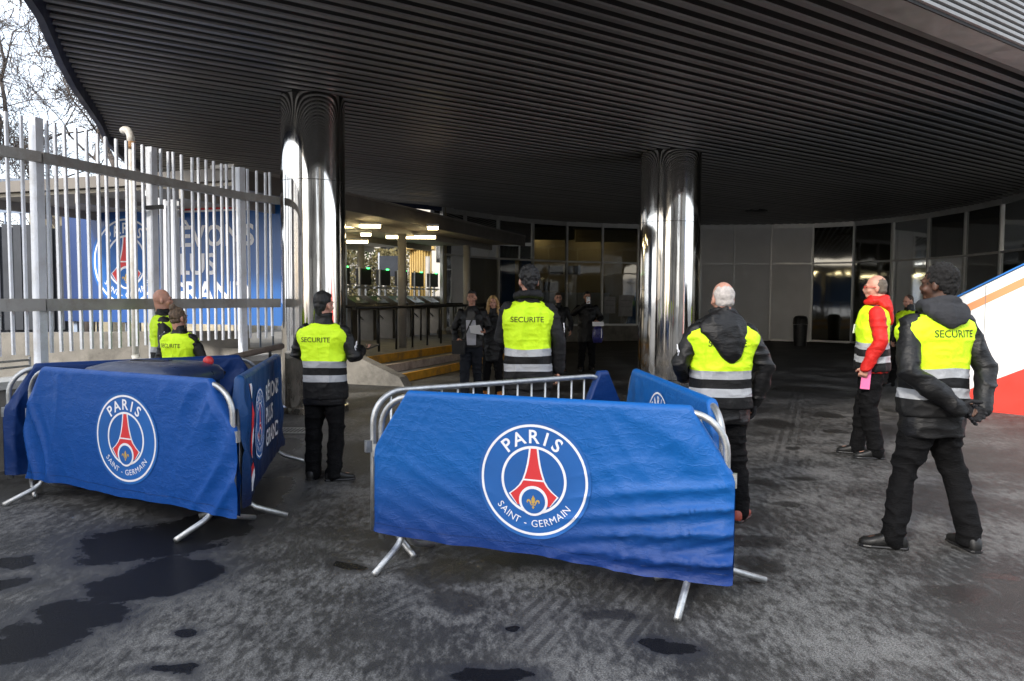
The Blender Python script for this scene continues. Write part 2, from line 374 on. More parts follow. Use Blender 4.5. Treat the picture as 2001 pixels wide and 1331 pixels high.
def emblem(parent, mp_, cx, cz, r, lift=.002, step=.0008, maxlen=.04):
    T = lambda x, y, l: mp_(cx + x * r, cz + y * r, l)
    ml = maxlen / r
    Print().disc((0, 0), 1.06, 64, 6).build('emblem_disc', MT['print_disc'], parent, T, lift, ml)
    Print().ring((0, 0), .955, 1.0, 96).build('emblem_ring', MT['print_white'], parent, T, lift + step, ml)
    Print().ring((0, 0), .565, .612, 72).build('emblem_ring', MT['print_white'], parent, T, lift + step, ml)
    for i, ch in enumerate('PARIS'):
        a = R([40, 21.5, 0.5, -17, -33.5][i] + 0); Print().text(ch, (-math.sin(a) * .665, math.cos(a) * .665), .235, .018, a).build('letter', MT['print_white'], parent, T, lift + step, ml)
    wd = [6.6, 7, 3.6, 7.4, 6.2, 4, 5, 4, 8, 6.2, 6.8, 9.2, 7.4, 3.6, 7.4]; s_ = 'SAINT - GERMAIN'; tot = sum(wd); acc = 0
    for ch, q in zip(s_, wd):
        a = R(-56 + 112 * (acc + q / 2) / tot); acc += q
        if ch != ' ': Print().text(ch, (math.sin(a) * .845, -math.cos(a) * .845), .125, 0.0, a).build('letter', MT['print_white'], parent, T, lift + step, ml)
    prof = [(.565, .055), (.42, .072), (.28, .095), (.14, .13), (0, .178), (-.10, .238), (-.19, .325), (-.275, .435)]
    def tower(g):
        q = Print(); pr = [(y, h + g) for y, h in prof]
        for (y0, h0), (y1, h1) in zip(pr, pr[1:]): q.poly([(-h0, y0), (h0, y0), (h1, y1), (-h1, y1)])
        q.poly([(-.435 - g, -.275), (.435 + g, -.275), (.30 + g * .4, -.46), (-.30 - g * .4, -.46)]); return q
    tower(.034).build('emblem_tower_outline', MT['print_white'], parent, T, lift + step, ml)
    tower(0).build('emblem_tower', MT['print_red'], parent, T, lift + step * 2, ml)
    q = Print(); q.poly([(-.19, .012), (.19, .012), (.195, -.018), (-.195, -.018)]); q.disc((0, -.375), .27, 36, 3)
    q.build('emblem_arch', MT['print_white'], parent, T, lift + step * 3, ml)
    q = Print(); q.disc((0, -.38), .222, 36, 3); q.build('emblem_arch_field', MT['print_disc'], parent, T, lift + step * 4, ml)
    q = Print(); q.poly([(0, -.27), (.035, -.34), (.03, -.40), (0, -.44), (-.03, -.40), (-.035, -.34)])
    q.poly([(-.045, -.435), (.045, -.435), (.045, -.455), (-.045, -.455)]); q.poly([(0, -.455), (.025, -.49), (0, -.52), (-.025, -.49)])
    for sgn in (-1, 1):
        pts = [(.03, -.43), (.045, -.375), (.08, -.345), (.115, -.36), (.125, -.40), (.105, -.42), (.10, -.39), (.08, -.38), (.065, -.40), (.055, -.435)]
        pp = [(x * sgn, y) for x, y in pts]; q.poly(pp if sgn > 0 else pp[::-1])
    q.build('emblem_flower', MT['print_gold'], parent, T, lift + step * 5, ml)

# ================================================================== THE SETTING
# ------------------------------------------------------------------ ground
m = NT('wet_asphalt'); o = m.obj()
warp = m.n('ShaderNodeVectorMath', operation='ADD'); wn = m.n('ShaderNodeTexNoise'); m.put(wn.inputs['Vector'], o); wn.inputs['Scale'].default_value = 1.6; wn.inputs['Detail'].default_value = 6
wsc = m.n('ShaderNodeVectorMath', operation='MULTIPLY_ADD'); m.put(wsc.inputs[0], wn.outputs['Color']); wsc.inputs[1].default_value = (.55, .55, 0); wsc.inputs[2].default_value = (-.275, -.275, 0)
m.put(warp.inputs[0], o); m.put(warp.inputs[1], wsc.outputs[0]); ow = warp.outputs[0]
PUD = [(300, 1062, 140, 42, 0), (400, 1030, 90, 40, 0), (250, 1150, 85, 36, .3), (480, 985, 70, 40, 0), (330, 1130, 110, 45, .3), (150, 1205, 110, 26, .1), (40, 1260, 120, 55, 0), (20, 1135, 60, 13, 0), (10, 1100, 50, 10, 0),
       (655, 1113, 36, 9, 0), (1330, 1278, 42, 17, 0), (372, 1241, 26, 10, 0), (325, 1318, 45, 10, 0), (960, 1322, 90, 20, 0), (980, 1229, 15, 7, 0), (520, 955, 60, 22, 0), (560, 870, 50, 14, 0)]
STAIN = [(1850, 1166, 62, 17, 0), (1512, 826, 34, 10, 0), (1622, 812, 36, 6, 0), (1577, 935, 32, 6, 0), (1500, 943, 30, 8, 0), (1470, 1060, 70, 14, 0), (1540, 985, 26, 6, 0), (1545, 876, 14, 4, 0), (1755, 805, 25, 7, 0),
         (1490, 1100, 60, 18, 0), (1640, 845, 26, 5, 0), (1960, 1140, 40, 8, 0), (880, 1120, 110, 28, .2), (1060, 1090, 120, 24, 0), (900, 1170, 70, 20, 0), (1200, 1210, 60, 15, 0), (1550, 760, 90, 6, 0), (1180, 760, 160, 9, 0)]
def blobs(lst):
    acc = None
    for px, py, rx, ry, rot in lst:
        c = G(px, py); ax = rx * c.y / F; ay = abs(G(px, py - ry).y - G(px, py + ry).y) / 2
        q = m.mapping(ow, loc=(-c.x / ax, -c.y / ay, 0), scale=(1 / ax, 1 / ay, 0))
        ln = m.n('ShaderNodeVectorMath', operation='LENGTH'); m.put(ln.inputs[0], q); d_ = ln.outputs['Value']
        acc = d_ if acc is None else m.math('MINIMUM', acc, d_)
    return acc
fine = m.noise(o, 9, 6, .75)
pd = m.math('ADD', blobs(PUD), m.math('MULTIPLY', m.math('SUBTRACT', fine, .5), .9))
st = m.math('ADD', blobs(STAIN), m.math('MULTIPLY', m.math('SUBTRACT', fine, .5), 1.4))
pud = m.rng(pd, .85, 1.05, 1, 0); stain = m.rng(st, .7, 1.25, 1, 0)
damp = m.rng(pd, .95, 2.0, .75, 0)
# dusty light crust, streaked along the wheel direction
os_ = m.mapping(o, rot=(0, 0, R(30)), scale=(1.0, .45, 1)); os2 = m.mapping(o, rot=(0, 0, R(64)), scale=(1, .35, 1))
crust = m.math('ADD', m.math('MULTIPLY', m.noise(os_, 26, 6, .72), .6), m.math('MULTIPLY', m.noise(os2, 17, 5, .7), .4))
big = m.noise(o, .9, 5, .6); grain = m.noise(o, 120, 4, .8)
cr = m.rng(m.math('ADD', crust, m.math('MULTIPLY', m.math('SUBTRACT', big, .5), .6)), .42, .62)
cr = m.math('MULTIPLY', cr, m.rng(grain, .38, .60, .15, 1))
# tyre tracks
def track(p0, p1, width, freq, k):
    a, b = G(*p0), G(*p1); ang = math.atan2(b.y - a.y, b.x - a.x)
    dx, dy = math.cos(ang), math.sin(ang)
    dt = m.n('ShaderNodeVectorMath', operation='DOT_PRODUCT'); m.put(dt.inputs[0], o); dt.inputs[1].default_value = (-dy, dx, 0); off = m.math('SUBTRACT', dt.outputs['Value'], -dy * a.x + dx * a.y)
    dl = m.n('ShaderNodeVectorMath', operation='DOT_PRODUCT'); m.put(dl.inputs[0], o); dl.inputs[1].default_value = (dx, dy, 0); al = m.math('SUBTRACT', dl.outputs['Value'], dx * a.x + dy * a.y)
    L = (b - a).length
    msk = m.math('MULTIPLY', m.rng(m.math('ABSOLUTE', off), width * .42, width * .5, 1, 0), m.math('MULTIPLY', m.rng(al, -.2, .15), m.rng(al, L, L + .4, 1, 0)))
    s1 = m.math('SINE', m.math('MULTIPLY', off, freq * 6.283)); s2 = m.math('SINE', m.math('MULTIPLY', al, 42 * 6.283))
    pat = m.math('ADD', m.rng(s1, -.5, .3), m.math('MULTIPLY', s2, .25))
    return msk, pat
for (p0, p1, wd, fq) in [((1000, 1275), (1200, 1080), .36, 14), ((1150, 1290), (1290, 1130), .30, 12), ((715, 1200), (980, 1075), .26, 13), ((690, 1120), (900, 1050), .24, 12), ((1530, 900), (1560, 760), .3, 10)]:
    mk, pt = track(p0, p1, wd, fq, 1)
    mk = m.math('MULTIPLY', mk, m.rng(m.noise(o, 4.0, 5, .7), .40, .62, 0, .75))
    cr = m.mix(mk, cr, m.math('MULTIPLY', m.math('MULTIPLY', pt, .8), m.rng(grain, .40, .58, .1, 1)))
dry = m.mix(cr, m.ramp(m.noise(o, 2.3, 6), [(.3, (.020, .019, .018)), (.7, (.036, .034, .031))]), m.ramp(big, [(.3, (.115, .114, .112)), (.7, (.215, .209, .199))]))
dry = m.mix(m.math('MULTIPLY', stain, .85), dry, (.016, .015, .014))
dry = m.mix(damp, dry, (.022, .022, .024))
colr = m.mix(pud, dry, (.006, .006, .0065))
rough = m.math('ADD', m.math('MULTIPLY', m.math('SUBTRACT', 1.0, pud), m.math('SUBTRACT', m.ramp(cr, [(0, .56), (1, .85)]), m.math('MULTIPLY', m.math('MAXIMUM', damp, stain), .2))), m.math('MULTIPLY', pud, .14))
m.bump(m.noise(o, 110, 3, .7), .55, .010)
m.put(m.b.inputs['Specular IOR Level'], m.math('SUBTRACT', .35, m.math('MULTIPLY', pud, .25)))
MT['ground'] = m.set(colr, rough, 0.0)
g = MB().add([(-300, -300, 0), (300, -300, 0), (300, 300, 0), (-300, 300, 0)], [(0, 1, 2, 3)]).build('ground', MT['ground'])
tag(g, 'dark wet asphalt with puddles and dusty tyre tracks', 'ground', kind='structure')

# ------------------------------------------------------------------ canopy
CH = 4.3
U2, N2 = V((.82, .572, 0)).normalized(), V((.572, -.82, 0)).normalized()
FAC = [(-2.14, 23.4), (-1.5, 24.35), (-.48, 25.75), (.7, 26.85), (1.94, 27.65), (3.28, 28.2), (4.65, 28.55), (5.85, 28.65), (7.0, 28.62), (8.2, 28.5), (9.5, 28.3), (10.84, 27.85), (11.95, 27.0), (12.65, 25.7), (13.05, 24.2), (13.2, 22.5), (13.1, 20.7), (12.75, 18.9), (12.5, 17.1), (12.5, 15.3), (12.7, 13.55)]
LEDGE = [(-2.7, 2.72), (-3.55, 5.1), (-4.33, 7.22), (-4.98, 8.65), (-5.41, 9.66), (-6.25, 11.84), (-6.85, 13.2), (-7.45, 15.04), (-7.9, 17.0), (-8.0, 18.0)]
BACK = [(-5.55, 18.3), (-4.4, 20.6), (-3.5, 22.3)]
POLY = LEDGE + BACK + FAC
c0 = N2.dot(V((3.58, 7.1, 0)))
can = thing('canopy', 'dark ribbed metal canopy with navy edge over the entrance forecourt', 'canopy', (0, 0, 0))
pr = MB(); pr.prism(POLY, CH + .10, CH + .9); roof = pr.build('roof_slab', MT['soffit_back'], can)
bm = bmesh.new(); bm.from_mesh(roof.data); bmesh.ops.triangulate(bm, faces=bm.faces); bm.to_mesh(roof.data); bm.free()
def clip(c):
    ts = []
    for i in range(len(POLY)):
        a, b = V((*POLY[i], 0)), V((*POLY[(i + 1) % len(POLY)], 0)); da, db = N2.dot(a) - c, N2.dot(b) - c
        if (da < 0) != (db < 0):
            p = a + (b - a) * (da / (da - db)); ts.append(U2.dot(p))
    ts.sort(); return [(ts[i], ts[i + 1]) for i in range(0, len(ts) - 1, 2)]
pitch = .222; k = 0
while True:
    c = c0 - .40 - pitch * k; iv = clip(c)
    if not iv or k > 140: break
    for t0, t1 in iv:
        if t1 - t0 < .3: continue
        a, b = U2 * t0 + N2 * c, U2 * t1 + N2 * c; prof = [(-.040, .012), (-.038, 0), (.038, 0), (.042, .020)]
        mb = MB(); mb.add([p + N2 * s_ + V((0, 0, CH + z)) for p in (a, b) for s_, z in prof], [(0, 1, 5, 4), (1, 2, 6, 5), (2, 3, 7, 6), (0, 3, 2, 1), (4, 5, 6, 7), (3, 0, 4, 7)])
        mb.build('soffit_plank', MT['soffit'], can).location.z = random.uniform(-.003, .003)
    k += 1
# edge lip along the curved side, front edge strip and outer cladding
mb = MB()
for i, (a, b) in enumerate(zip(LEDGE, LEDGE[1:])):
    mb.bar(V((*a, CH + .28)) + V((-.04, 0, 0)), V((*b, CH + .28)) + V((-.04, 0, 0)), .07 + .001 * (i % 2), .86 + .002 * (i % 2))
mb.build('edge_lip', MT['navy'], can)
mb = MB()
for i, (a, b) in enumerate(zip(LEDGE[-1:] + BACK, BACK + FAC[:1])):
    mb.bar((*a, CH + .3), (*b, CH + .3), .06 + .001 * i, .82 + .002 * i)
mb.build('edge_lip', MT['navy'], can)
fa, fb = V((-2.75, 2.68, 0)), V((-2.75, 2.68, 0)) + U2 * 19.2
MB().slab([fa + V((0, 0, CH - .015)), fb + V((0, 0, CH - .015)), fb - N2 * .34 + V((0, 0, CH - .015)), fa - N2 * .34 + V((0, 0, CH - .015))], (0, 0, .08)).build('front_edge_strip', MT['frame'], can)
MB().slab([fa + N2 * .02 + V((0, 0, CH - .03)), fb + N2 * .02 + V((0, 0, CH - .03)), fb + N2 * .02 + V((0, 0, CH + 3.2)), fa + N2 * .02 + V((0, 0, CH + 3.2))], -N2 * .018).build('cladding_backing', MT['soffit_back'], can)
pv = MB(); q = [(0, .0), (.022, .008), (.022, .040), (0, .048)]
pv.add([p + N2 * (.021 + s_) + V((0, 0, z)) for p in (fa, fb) for s_, z in q], [(0, 1, 5, 4), (1, 2, 6, 5), (2, 3, 7, 6), (0, 3, 2, 1), (4, 5, 6, 7)])
cme = pv.mesh('cladding_board', MT['cladding'])
for i in range(48): link('cladding_board', cme, can).location = (0, 0, CH + i * .066)
# dark round ceiling fitting
p = G(1478, 412, CH); mb = MB()
mb.loft([(p + V((0, 0, .05)), V((.34, 0, 0)), V((0, .34, 0))), (p + V((0, 0, -.04)), V((.34, 0, 0)), V((0, .34, 0))), (p + V((0, 0, -.06)), V((.28, 0, 0)), V((0, .28, 0)))], 24).build('ceiling_fitting', MT['dark'], can)

# ------------------------------------------------------------------ glazed wall
fac = thing('glazed_wall', 'long curved wall of dark glass and grey panels under the canopy', 'facade', (5.5, 28, 0))
A = V((5.5, 28, 0))
TR = 2.88
def seg_pts(i): return V((*FAC[i], 0)), V((*FAC[i + 1], 0))
nF = len(FAC)
for i in range(nF):
    a = V((*FAC[i], 0)); zb = .58 if i <= 7 else .06
    d = (V((*FAC[min(i + 1, nF - 1)], 0)) - V((*FAC[max(i - 1, 0)], 0))); rz = math.atan2(d.y, d.x)
    MB().box(a + V((0, 0, (CH + zb) / 2)), (.065, .11, CH - zb), rz).build('mullion', MT['frame'], fac, at=A)
for i in range(nF - 1):
    a, b = seg_pts(i); d = (b - a).normalized(); a2, b2 = a + d * .04, b - d * .04; nrm = V((d.y, -d.x, 0))
    low = i <= 6; zb = .62 if low else .10
    if low or i == 7:
        MB().slab([a + V((0, 0, 0)), b + V((0, 0, 0)), b + V((0, 0, .58)), a + V((0, 0, .58))], -nrm * .2).build('plinth', MT['concrete'], fac, at=A)
    for nm, z, h in (('transom', TR, .06), ('top_rail', CH - .02, .26), ('bottom_rail', zb - .02, .07)):
        MB().bar(a2 + V((0, 0, z)), b2 + V((0, 0, z)), .085, h).build(nm, MT['frame'], fac, at=A)
    MB().bar(a - d * .25 - nrm * .17 + V((0, 0, CH + .12)), b + d * .25 - nrm * .17 + V((0, 0, CH + .12)), .16 + .002 * (i % 3), .62 + .004 * (i % 3)).build('header', MT['soffit_back'], fac, at=A)
    opaque = 8 <= i <= 10
    for z0, z1 in ((zb + .02, TR - .032), (TR + .032, CH - .15)):
        if opaque:
            MB().slab([a2 + V((0, 0, z0)) - nrm * .02, b2 + V((0, 0, z0)) - nrm * .02, b2 + V((0, 0, z1)) - nrm * .02, a2 + V((0, 0, z1)) - nrm * .02], nrm * .04).build('wall_panel', MT['panel'], fac, at=A)
        else:
            MB().add([a2 + V((0, 0, z0)), b2 + V((0, 0, z0)), b2 + V((0, 0, z1)), a2 + V((0, 0, z1))], [(0, 1, 2, 3)]).build('pane', MT['glass' if i <= 7 else 'dark_glass'], fac, at=A)
# room behind the glass
off = []
for i in range(nF):
    d = (V((*FAC[min(i + 1, nF - 1)], 0)) - V((*FAC[max(i - 1, 0)], 0))).normalized(); off.append(V((*FAC[i], 0)) + (V((.22, .975, 0)) * 4.6 if i < 11 else V((-d.y, d.x, 0)) * 3.0))
hall = thing('entrance_hall', 'dim warm entrance hall seen through the glass wall', 'room', (5.5, 30, 0)); A2 = V((5.5, 30, 0))
mb = MB()
for i in range(nF - 1): mb.slab([off[i], off[i + 1], off[i + 1] + V((0, 0, CH)), off[i] + V((0, 0, CH))], (off[i] - V((*FAC[i], 0))).normalized() * .12)
mb.build('back_wall', MT['interior'], hall, at=A2)
ring_ = [V((*p, 0)) for p in FAC] + off[::-1]
for nm, z, mt in (('floor', .02, 'pave'), ('ceiling', CH - .005, 'soffit_back')):
    mb = MB()
    for i in range(nF - 1):
        mb.add([V((*FAC[i], z)), V((*FAC[i + 1], z)), off[i + 1] + V((0, 0, z)), off[i] + V((0, 0, z))], [(0, 1, 2, 3)])
    mb.build(nm, MT[mt], hall, at=A2)
MB().slab([V((*FAC[0], 0)), off[0], off[0] + V((0, 0, CH)), V((*FAC[0], CH))], V((.1, .05, 0))).build('end_wall', MT['interior'], hall, at=A2)
for (x, y, l) in ((1.2, 30.4, 1.2), (3.7, 31.4, 1.0)):
    MB().box((x, y - .6, CH - .25), (2.4, .12, .48)).build('lamp_hiding_beam', MT['interior'], hall, at=A2)  # beam added to hide the unseen lamp that warms the hall
    MB().box((x, y, CH - .12), (l, .10, .05)).build('ceiling_lamp', MT['lamp_dim'], hall, at=A2)
for (x, y, sx, sy, h, mt) in ((2.4, 29.6, 2.6, .6, 1.75, 'panel'), (-.2, 28.3, .5, .5, 3.1, 'blue_panel'), (.5, 29.2, .4, .4, 3.1, 'blue_panel')):
    MB().box((x, y, h / 2 + .03), (sx, sy, h), .2).build('counter' if mt == 'panel' else 'display_column', MT[mt], hall, at=A2)
MB().slab([(4.3, 29.6, .1), (4.75, 29.6, .1), (6.0, 29.7, 4.2), (5.5, 29.7, 4.2)], (0, .35, 0)).build('leaning_column', MT['blue_panel'], hall, at=A2)
for i, (px, py) in enumerate(((1086, 528), (1120, 528), (1076, 560))):
    p = D(px, py, 29.2); MB().box(p, (.55, .05, .32)).build('screen', MT['dark'], hall, at=A2)
# notices fixed to the pane
a, b = seg_pts(5); d = (b - a).normalized(); nn = V((d.y, -d.x, 0))
for u_, z_, w_, h_, lab in ((.22, 1.33, .44, .62, 'pale grey notice taped to the entrance glass beside a wider one'), (.66, 1.30, .55, .78, 'wide pale notice with dark headings taped to the entrance glass')):
    p = a + (b - a) * u_ + nn * .02 + V((0, 0, z_)); nt = thing('notice', lab, 'notice', p)
    e1 = d * w_ / 2; MB().slab([p - e1 - V((0, 0, h_ / 2)), p + e1 - V((0, 0, h_ / 2)), p + e1 + V((0, 0, h_ / 2)), p - e1 + V((0, 0, h_ / 2))], nn * .006).build('sheet', pm('notice_paper', (.32, .32, .33), .7), nt, at=p)
    for q in (.25, -.05):
        r = p + V((0, 0, h_ * q)) + nn * .010; MB().bar(r - e1 * .7, r + e1 * .7, .004, .03).build('printed_line', MT['grey_metal'], nt, at=p)

# ------------------------------------------------------------------ columns
def column(p, r, seam, label):
    t = thing('steel_column', label, 'column', p)
    def sh(z0, z1, rr):
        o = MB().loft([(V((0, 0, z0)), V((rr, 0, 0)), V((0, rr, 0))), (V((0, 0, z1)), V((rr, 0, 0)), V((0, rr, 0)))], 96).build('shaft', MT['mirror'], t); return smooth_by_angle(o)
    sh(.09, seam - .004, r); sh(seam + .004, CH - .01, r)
    smooth_by_angle(MB().loft([(V((0, 0, .06)), V((r * .985, 0, 0)), V((0, r * .985, 0))), (V((0, 0, CH + .03)), V((r * .985, 0, 0)), V((0, r * .985, 0)))], 64).build('core', MT['dark'], t))
    smooth_by_angle(MB().loft([(V((0, 0, 0)), V((r + .035, 0, 0)), V((0, r + .035, 0))), (V((0, 0, .08)), V((r + .035, 0, 0)), V((0, r + .035, 0))), (V((0, 0, .095)), V((r + .01, 0, 0)), V((0, r + .01, 0)))], 64).build('base_collar', MT['mirror'], t))
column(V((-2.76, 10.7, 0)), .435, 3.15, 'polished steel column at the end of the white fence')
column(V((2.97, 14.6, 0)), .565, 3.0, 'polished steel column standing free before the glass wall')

# ------------------------------------------------------------------ white fence on the low wall
FL = [(-7.6, 1.4), (-5.6, 5.0), (-4.95, 6.3), (-4.62, 6.93), (-4.46, 7.24), (-4.24, 8.0), (-4.0, 8.74), (-3.52, 9.97), (-3.22, 10.45)]
def along(poly, s):
    pts = [V((*p, 0)) for p in poly]; acc = 0
    for a, b in zip(pts, pts[1:]):
        l = (b - a).length
        if s <= acc + l: return a + (b - a) * ((s - acc) / l), (b - a).normalized()
        acc += l
    return pts[-1], (pts[-1] - pts[-2]).normalized()
fen = thing('steel_fence', 'tall white picket security fence standing on the low concrete wall', 'fence', (-4.2, 8.2, .8)); FA = V((-4.2, 8.2, .8))
LF = sum((V((*b, 0)) - V((*a, 0))).length for a, b in zip(FL, FL[1:]))
pk = MB().box((0, 0, 2.14), (.023, .029, 2.2)).mesh('picket', MT['white_metal']); po = MB().box((0, 0, 2.02), (.085, .085, 2.44)).mesh('post', MT['white_metal'])
s0 = 1.062 + (V((2.0, 3.6)).length + V((.65, 1.3)).length); sp = .1215; kk = 0
s_ = s0 - 8 * sp
for j in range(-60, 40):
    s_ = s0 + j * sp
    if s_ < 0 or s_ > LF - .04: continue
    p, d = along(FL, s_); rz = math.atan2(d.y, d.x) ; ispost = j % 12 == 0
    jit = random.uniform(-.012, .012)
    ob = link('post' if ispost else 'picket', po if ispost else pk, fen); ob.location = p - V((FA.x, FA.y, FA.z)) + V((0, 0, 0 if ispost else jit)); ob.rotation_euler = (random.uniform(-.006, .006), random.uniform(-.006, .006), rz)
for z, h in ((2.87, .095), (1.50, .115)):
    for i, (a, b) in enumerate(zip(FL, FL[1:])):
        d = (V(b) - V(a)).normalized(); n_ = V((d.y, -d.x, 0)) * .075
        MB().bar(V((*a, z)) + n_, V((*b, z)) + n_, .06 + .001 * (i % 2), h + .001 * (i % 2)).build('rail', MT['rail_metal'], fen, at=FA)
# low wall
WL = FL
lw = thing('low_wall', 'low stained concrete wall under the white fence', 'wall', (-4.3, 8, 0)); LA = V((-4.3, 8, 0))
mb = MB(); mt_ = MB()
for i, (a, b) in enumerate(zip(WL, WL[1:])):
    d = (V(b) - V(a)).normalized(); n_ = V((-d.y, d.x, 0)) * .12
    mb.bar(V((*a, .37)) + n_, V((*b, .37)) + n_, .38 + .002 * (i % 2), .74); mt_.bar(V((*a, .775)) + n_, V((*b, .775)) + n_, .44 + .002 * (i % 2), .07 + .001 * (i % 2))
mb.build('wall_body', MT['concrete'], lw, at=LA); mt_.build('coping', MT['concrete_top'], lw, at=LA)
rl = thing('pipe_rail', 'rusty brown pipe rail on the low wall beside the steel column', 'rail', G(490, 700, .8))
a, b = D(420, 706, 9.0), D(552, 676, 9.95); base = G(490, 700, .8)
MB().tube([a, a.lerp(b, .5), b], .038, 10).build('rail', MT['rail_brown'], rl, at=base, smooth=True)
for u_ in (.15, .8): q = a.lerp(b, u_); MB().tube([q, V((q.x, q.y, .78))], .02, 8).build('bracket', MT['black_metal'], rl, at=base, smooth=True)
# standpipe
p = D(263, 600, 8.55); t = thing('standpipe', 'white pipe with rusty bent top rising behind the fence', 'pipe', (p.x, p.y, .82))
z1 = 3.30; q = V((p.x, p.y, 0)); e = V((-.85, .5, 0)).normalized()
o = MB().tube([q + V((0, 0, .9)), q + V((0, 0, 2)), q + V((0, 0, z1))], .036, 12).build('pipe', MT['pipe'], t, at=(p.x, p.y, .82), smooth=True)
pts = [q + V((0, 0, z1 - .03))] + [q + e * (.10 - .10 * math.cos(R(x))) + V((0, 0, z1 + .12 * math.sin(R(x)))) for x in (15, 35, 55, 75, 95, 115)]
MB().tube(pts, .041, 12).build('bend', MT['pipe'], t, at=(p.x, p.y, .82), smooth=True)
MB().tube([q + V((0, 0, z1 - .10)), q + V((0, 0, z1 - .02))], .047, 12).build('rust_collar', MT['rust'], t, at=(p.x, p.y, .82), smooth=True)
MB().tube([q + V((0, 0, .93)), q + V((.01, 0, .88)), q + V((.05, 0, .85)), q + V((.13, 0, .845))], .045, 12).build('foot_bend', MT['pipe'], t, at=(p.x, p.y, .82), smooth=True)
MB().bar(q + V((0, 0, 2.55)), q + V((.35, -.02, 2.57)), .03, .045).build('clamp', MT['black_metal'], t, at=(p.x, p.y, .82))
# left handrail frame on the wall
a, b = D(0, 712, 7.2), D(58, 703, 7.6); base = V(((a.x + b.x) / 2, (a.y + b.y) / 2, .8))
t = thing('steel_handrail', 'thin dark steel handrail behind the end of the low wall', 'handrail', (base.x, base.y, .8))
for dz in (0, -.06): MB().tube([a + V((-.3, -.4, dz)), b + V((0, 0, dz))], .012, 6).build('rail', MT['grey_metal'], t, at=base, smooth=True)
MB().tube([b + V((0, 0, .03)), V((b.x, b.y, .78))], .013, 6).build('upright', MT['grey_metal'], t, at=base, smooth=True)

# ------------------------------------------------------------------ blue hoarding behind the fence
BL, BR = V((-8.75, 15.0, 0)), V((-3.55, 13.05, 0)); bd = (BR - BL).normalized(); bn = V((bd.y, -bd.x, 0)); LB = (BR - BL).length
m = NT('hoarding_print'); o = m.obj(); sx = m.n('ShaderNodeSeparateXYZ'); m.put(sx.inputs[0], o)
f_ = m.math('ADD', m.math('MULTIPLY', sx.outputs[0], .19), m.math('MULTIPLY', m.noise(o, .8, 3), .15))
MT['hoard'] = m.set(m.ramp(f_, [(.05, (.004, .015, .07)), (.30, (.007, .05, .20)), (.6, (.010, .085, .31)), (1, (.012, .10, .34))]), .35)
t = thing('hoarding', 'big blue hoarding with round emblem and white slogan behind the white fence', 'billboard', (BL.x, BL.y, 0), math.atan2(bd.y, bd.x))
B0, B1 = 1.08, 3.52
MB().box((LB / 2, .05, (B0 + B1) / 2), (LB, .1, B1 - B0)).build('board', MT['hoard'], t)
for x in (.15, LB * .5, LB - .15): MB().box((x, .16, 1.75), (.1, .1, 3.5)).build('support_post', MT['bluegrey'], t)
hm = lambda x, z, l: np.stack([x, 0 * x - l, z], 1)
emblem(t, hm, 1.62, 2.22, .80, .004, .0012, 5)
for w_, z in (('RÊVONS', 2.48), ('PLUS', 1.98), ('GRAND', 1.48)):
    vs, fs = text2d(w_, .022); xm = min(v[0] for v in vs); Print().text(w_, (2.62 - xm * .36 / .69, z), .36, .022).build('slogan_word', MT['print_white'], t, hm, .004, 9)
Print().poly([(2.62, 3.08), (4.55, 3.08), (4.55, 3.115), (2.62, 3.115)]).build('white_line', MT['print_white'], t, hm, .004, 9)
Print().poly([(2.62, 3.115), (4.55, 3.115), (4.55, 3.15), (2.62, 3.15)]).build('red_line', MT['print_red'], t, hm, .004, 9)
# gate frame between the two halves
p = D(335, 470, 10.2); t = thing('gate_frame', 'white steel gate frame with brace behind the picket fence', 'gate', (p.x, p.y, 0))
for dx in (-.09, .05): MB().box((dx, 0, 1.55), (.085, .09, 2.1 + .5)).build('upright', MT['white_metal'], t)
MB().bar((-.35, 0, 2.95), (.1, 0, 2.70), .05, .06).build('brace', MT['white_metal'], t); MB().box((-.02, 0, 2.80), (.28, .07, .06)).build('cross_bar', MT['white_metal'], t)
MB().box((-.02, 0, .14), (.35, .2, .28)).build('footing', MT['concrete'], t)

# spiked fence, sheet fence, pavilion, trees further back
sf = thing('spiked_fence', 'blue grey fence topped with curved spikes behind the hoarding', 'fence', (-10, 15.6, 0)); SA = V((-10, 15.6, 0))
a, b = V((-12.2, 14.8, 0)), V((-3.8, 17.6, 0)); n = 34
d = (b - a).normalized(); e = V((d.y, -d.x, 0))
spk = MB()
spk.tube([(0, 0, 0), (0, 0, 3.35)], .022, 6); me_b = spk.mesh('upright', MT['bluegrey'])
sp2 = MB(); sp2.tube([V((0, 0, 3.3)), V((0, 0, 3.45)), e * -.05 + V((0, 0, 3.58)), e * .02 + V((0, 0, 3.75)), e * .11 + V((0, 0, 3.86))], [.02, .055, .06, .04, .004], 6); me_s = sp2.mesh('spike', MT['grey_metal'], True)
for i in range(n):
    p = a.lerp(b, i / (n - 1))
    for nm, me in (('upright', me_b), ('spike', me_s)): link(nm, me, sf).location = p - SA
for z in (3.28, 1.1): MB().bar(a + V((0, 0, z)) + e * .04, b + V((0, 0, z)) + e * .04, .05, .12).build('rail', MT['bluegrey'], sf, at=SA)
sh = thing('sheet_fence', 'dark corrugated sheet fence left of the blue hoarding', 'fence', (-10, 14.6, 0)); A3 = V((-10, 14.6, 0))
a, b = V((-12.6, 14.0, 0)), V((-8.85, 15.3, 0)); n = 22; d = (b - a).normalized(); e = V((d.y, -d.x, 0))
for i in range(n):
    p, q = a.lerp(b, i / n), a.lerp(b, (i + .72) / n)
    MB().slab([p + V((0, 0, .9)), q + V((0, 0, .9)), q + V((0, 0, 2.95)), p + V((0, 0, 2.95))], e * (.03 if i % 2 else .05)).build('sheet', MT['corr'], sh, at=A3)
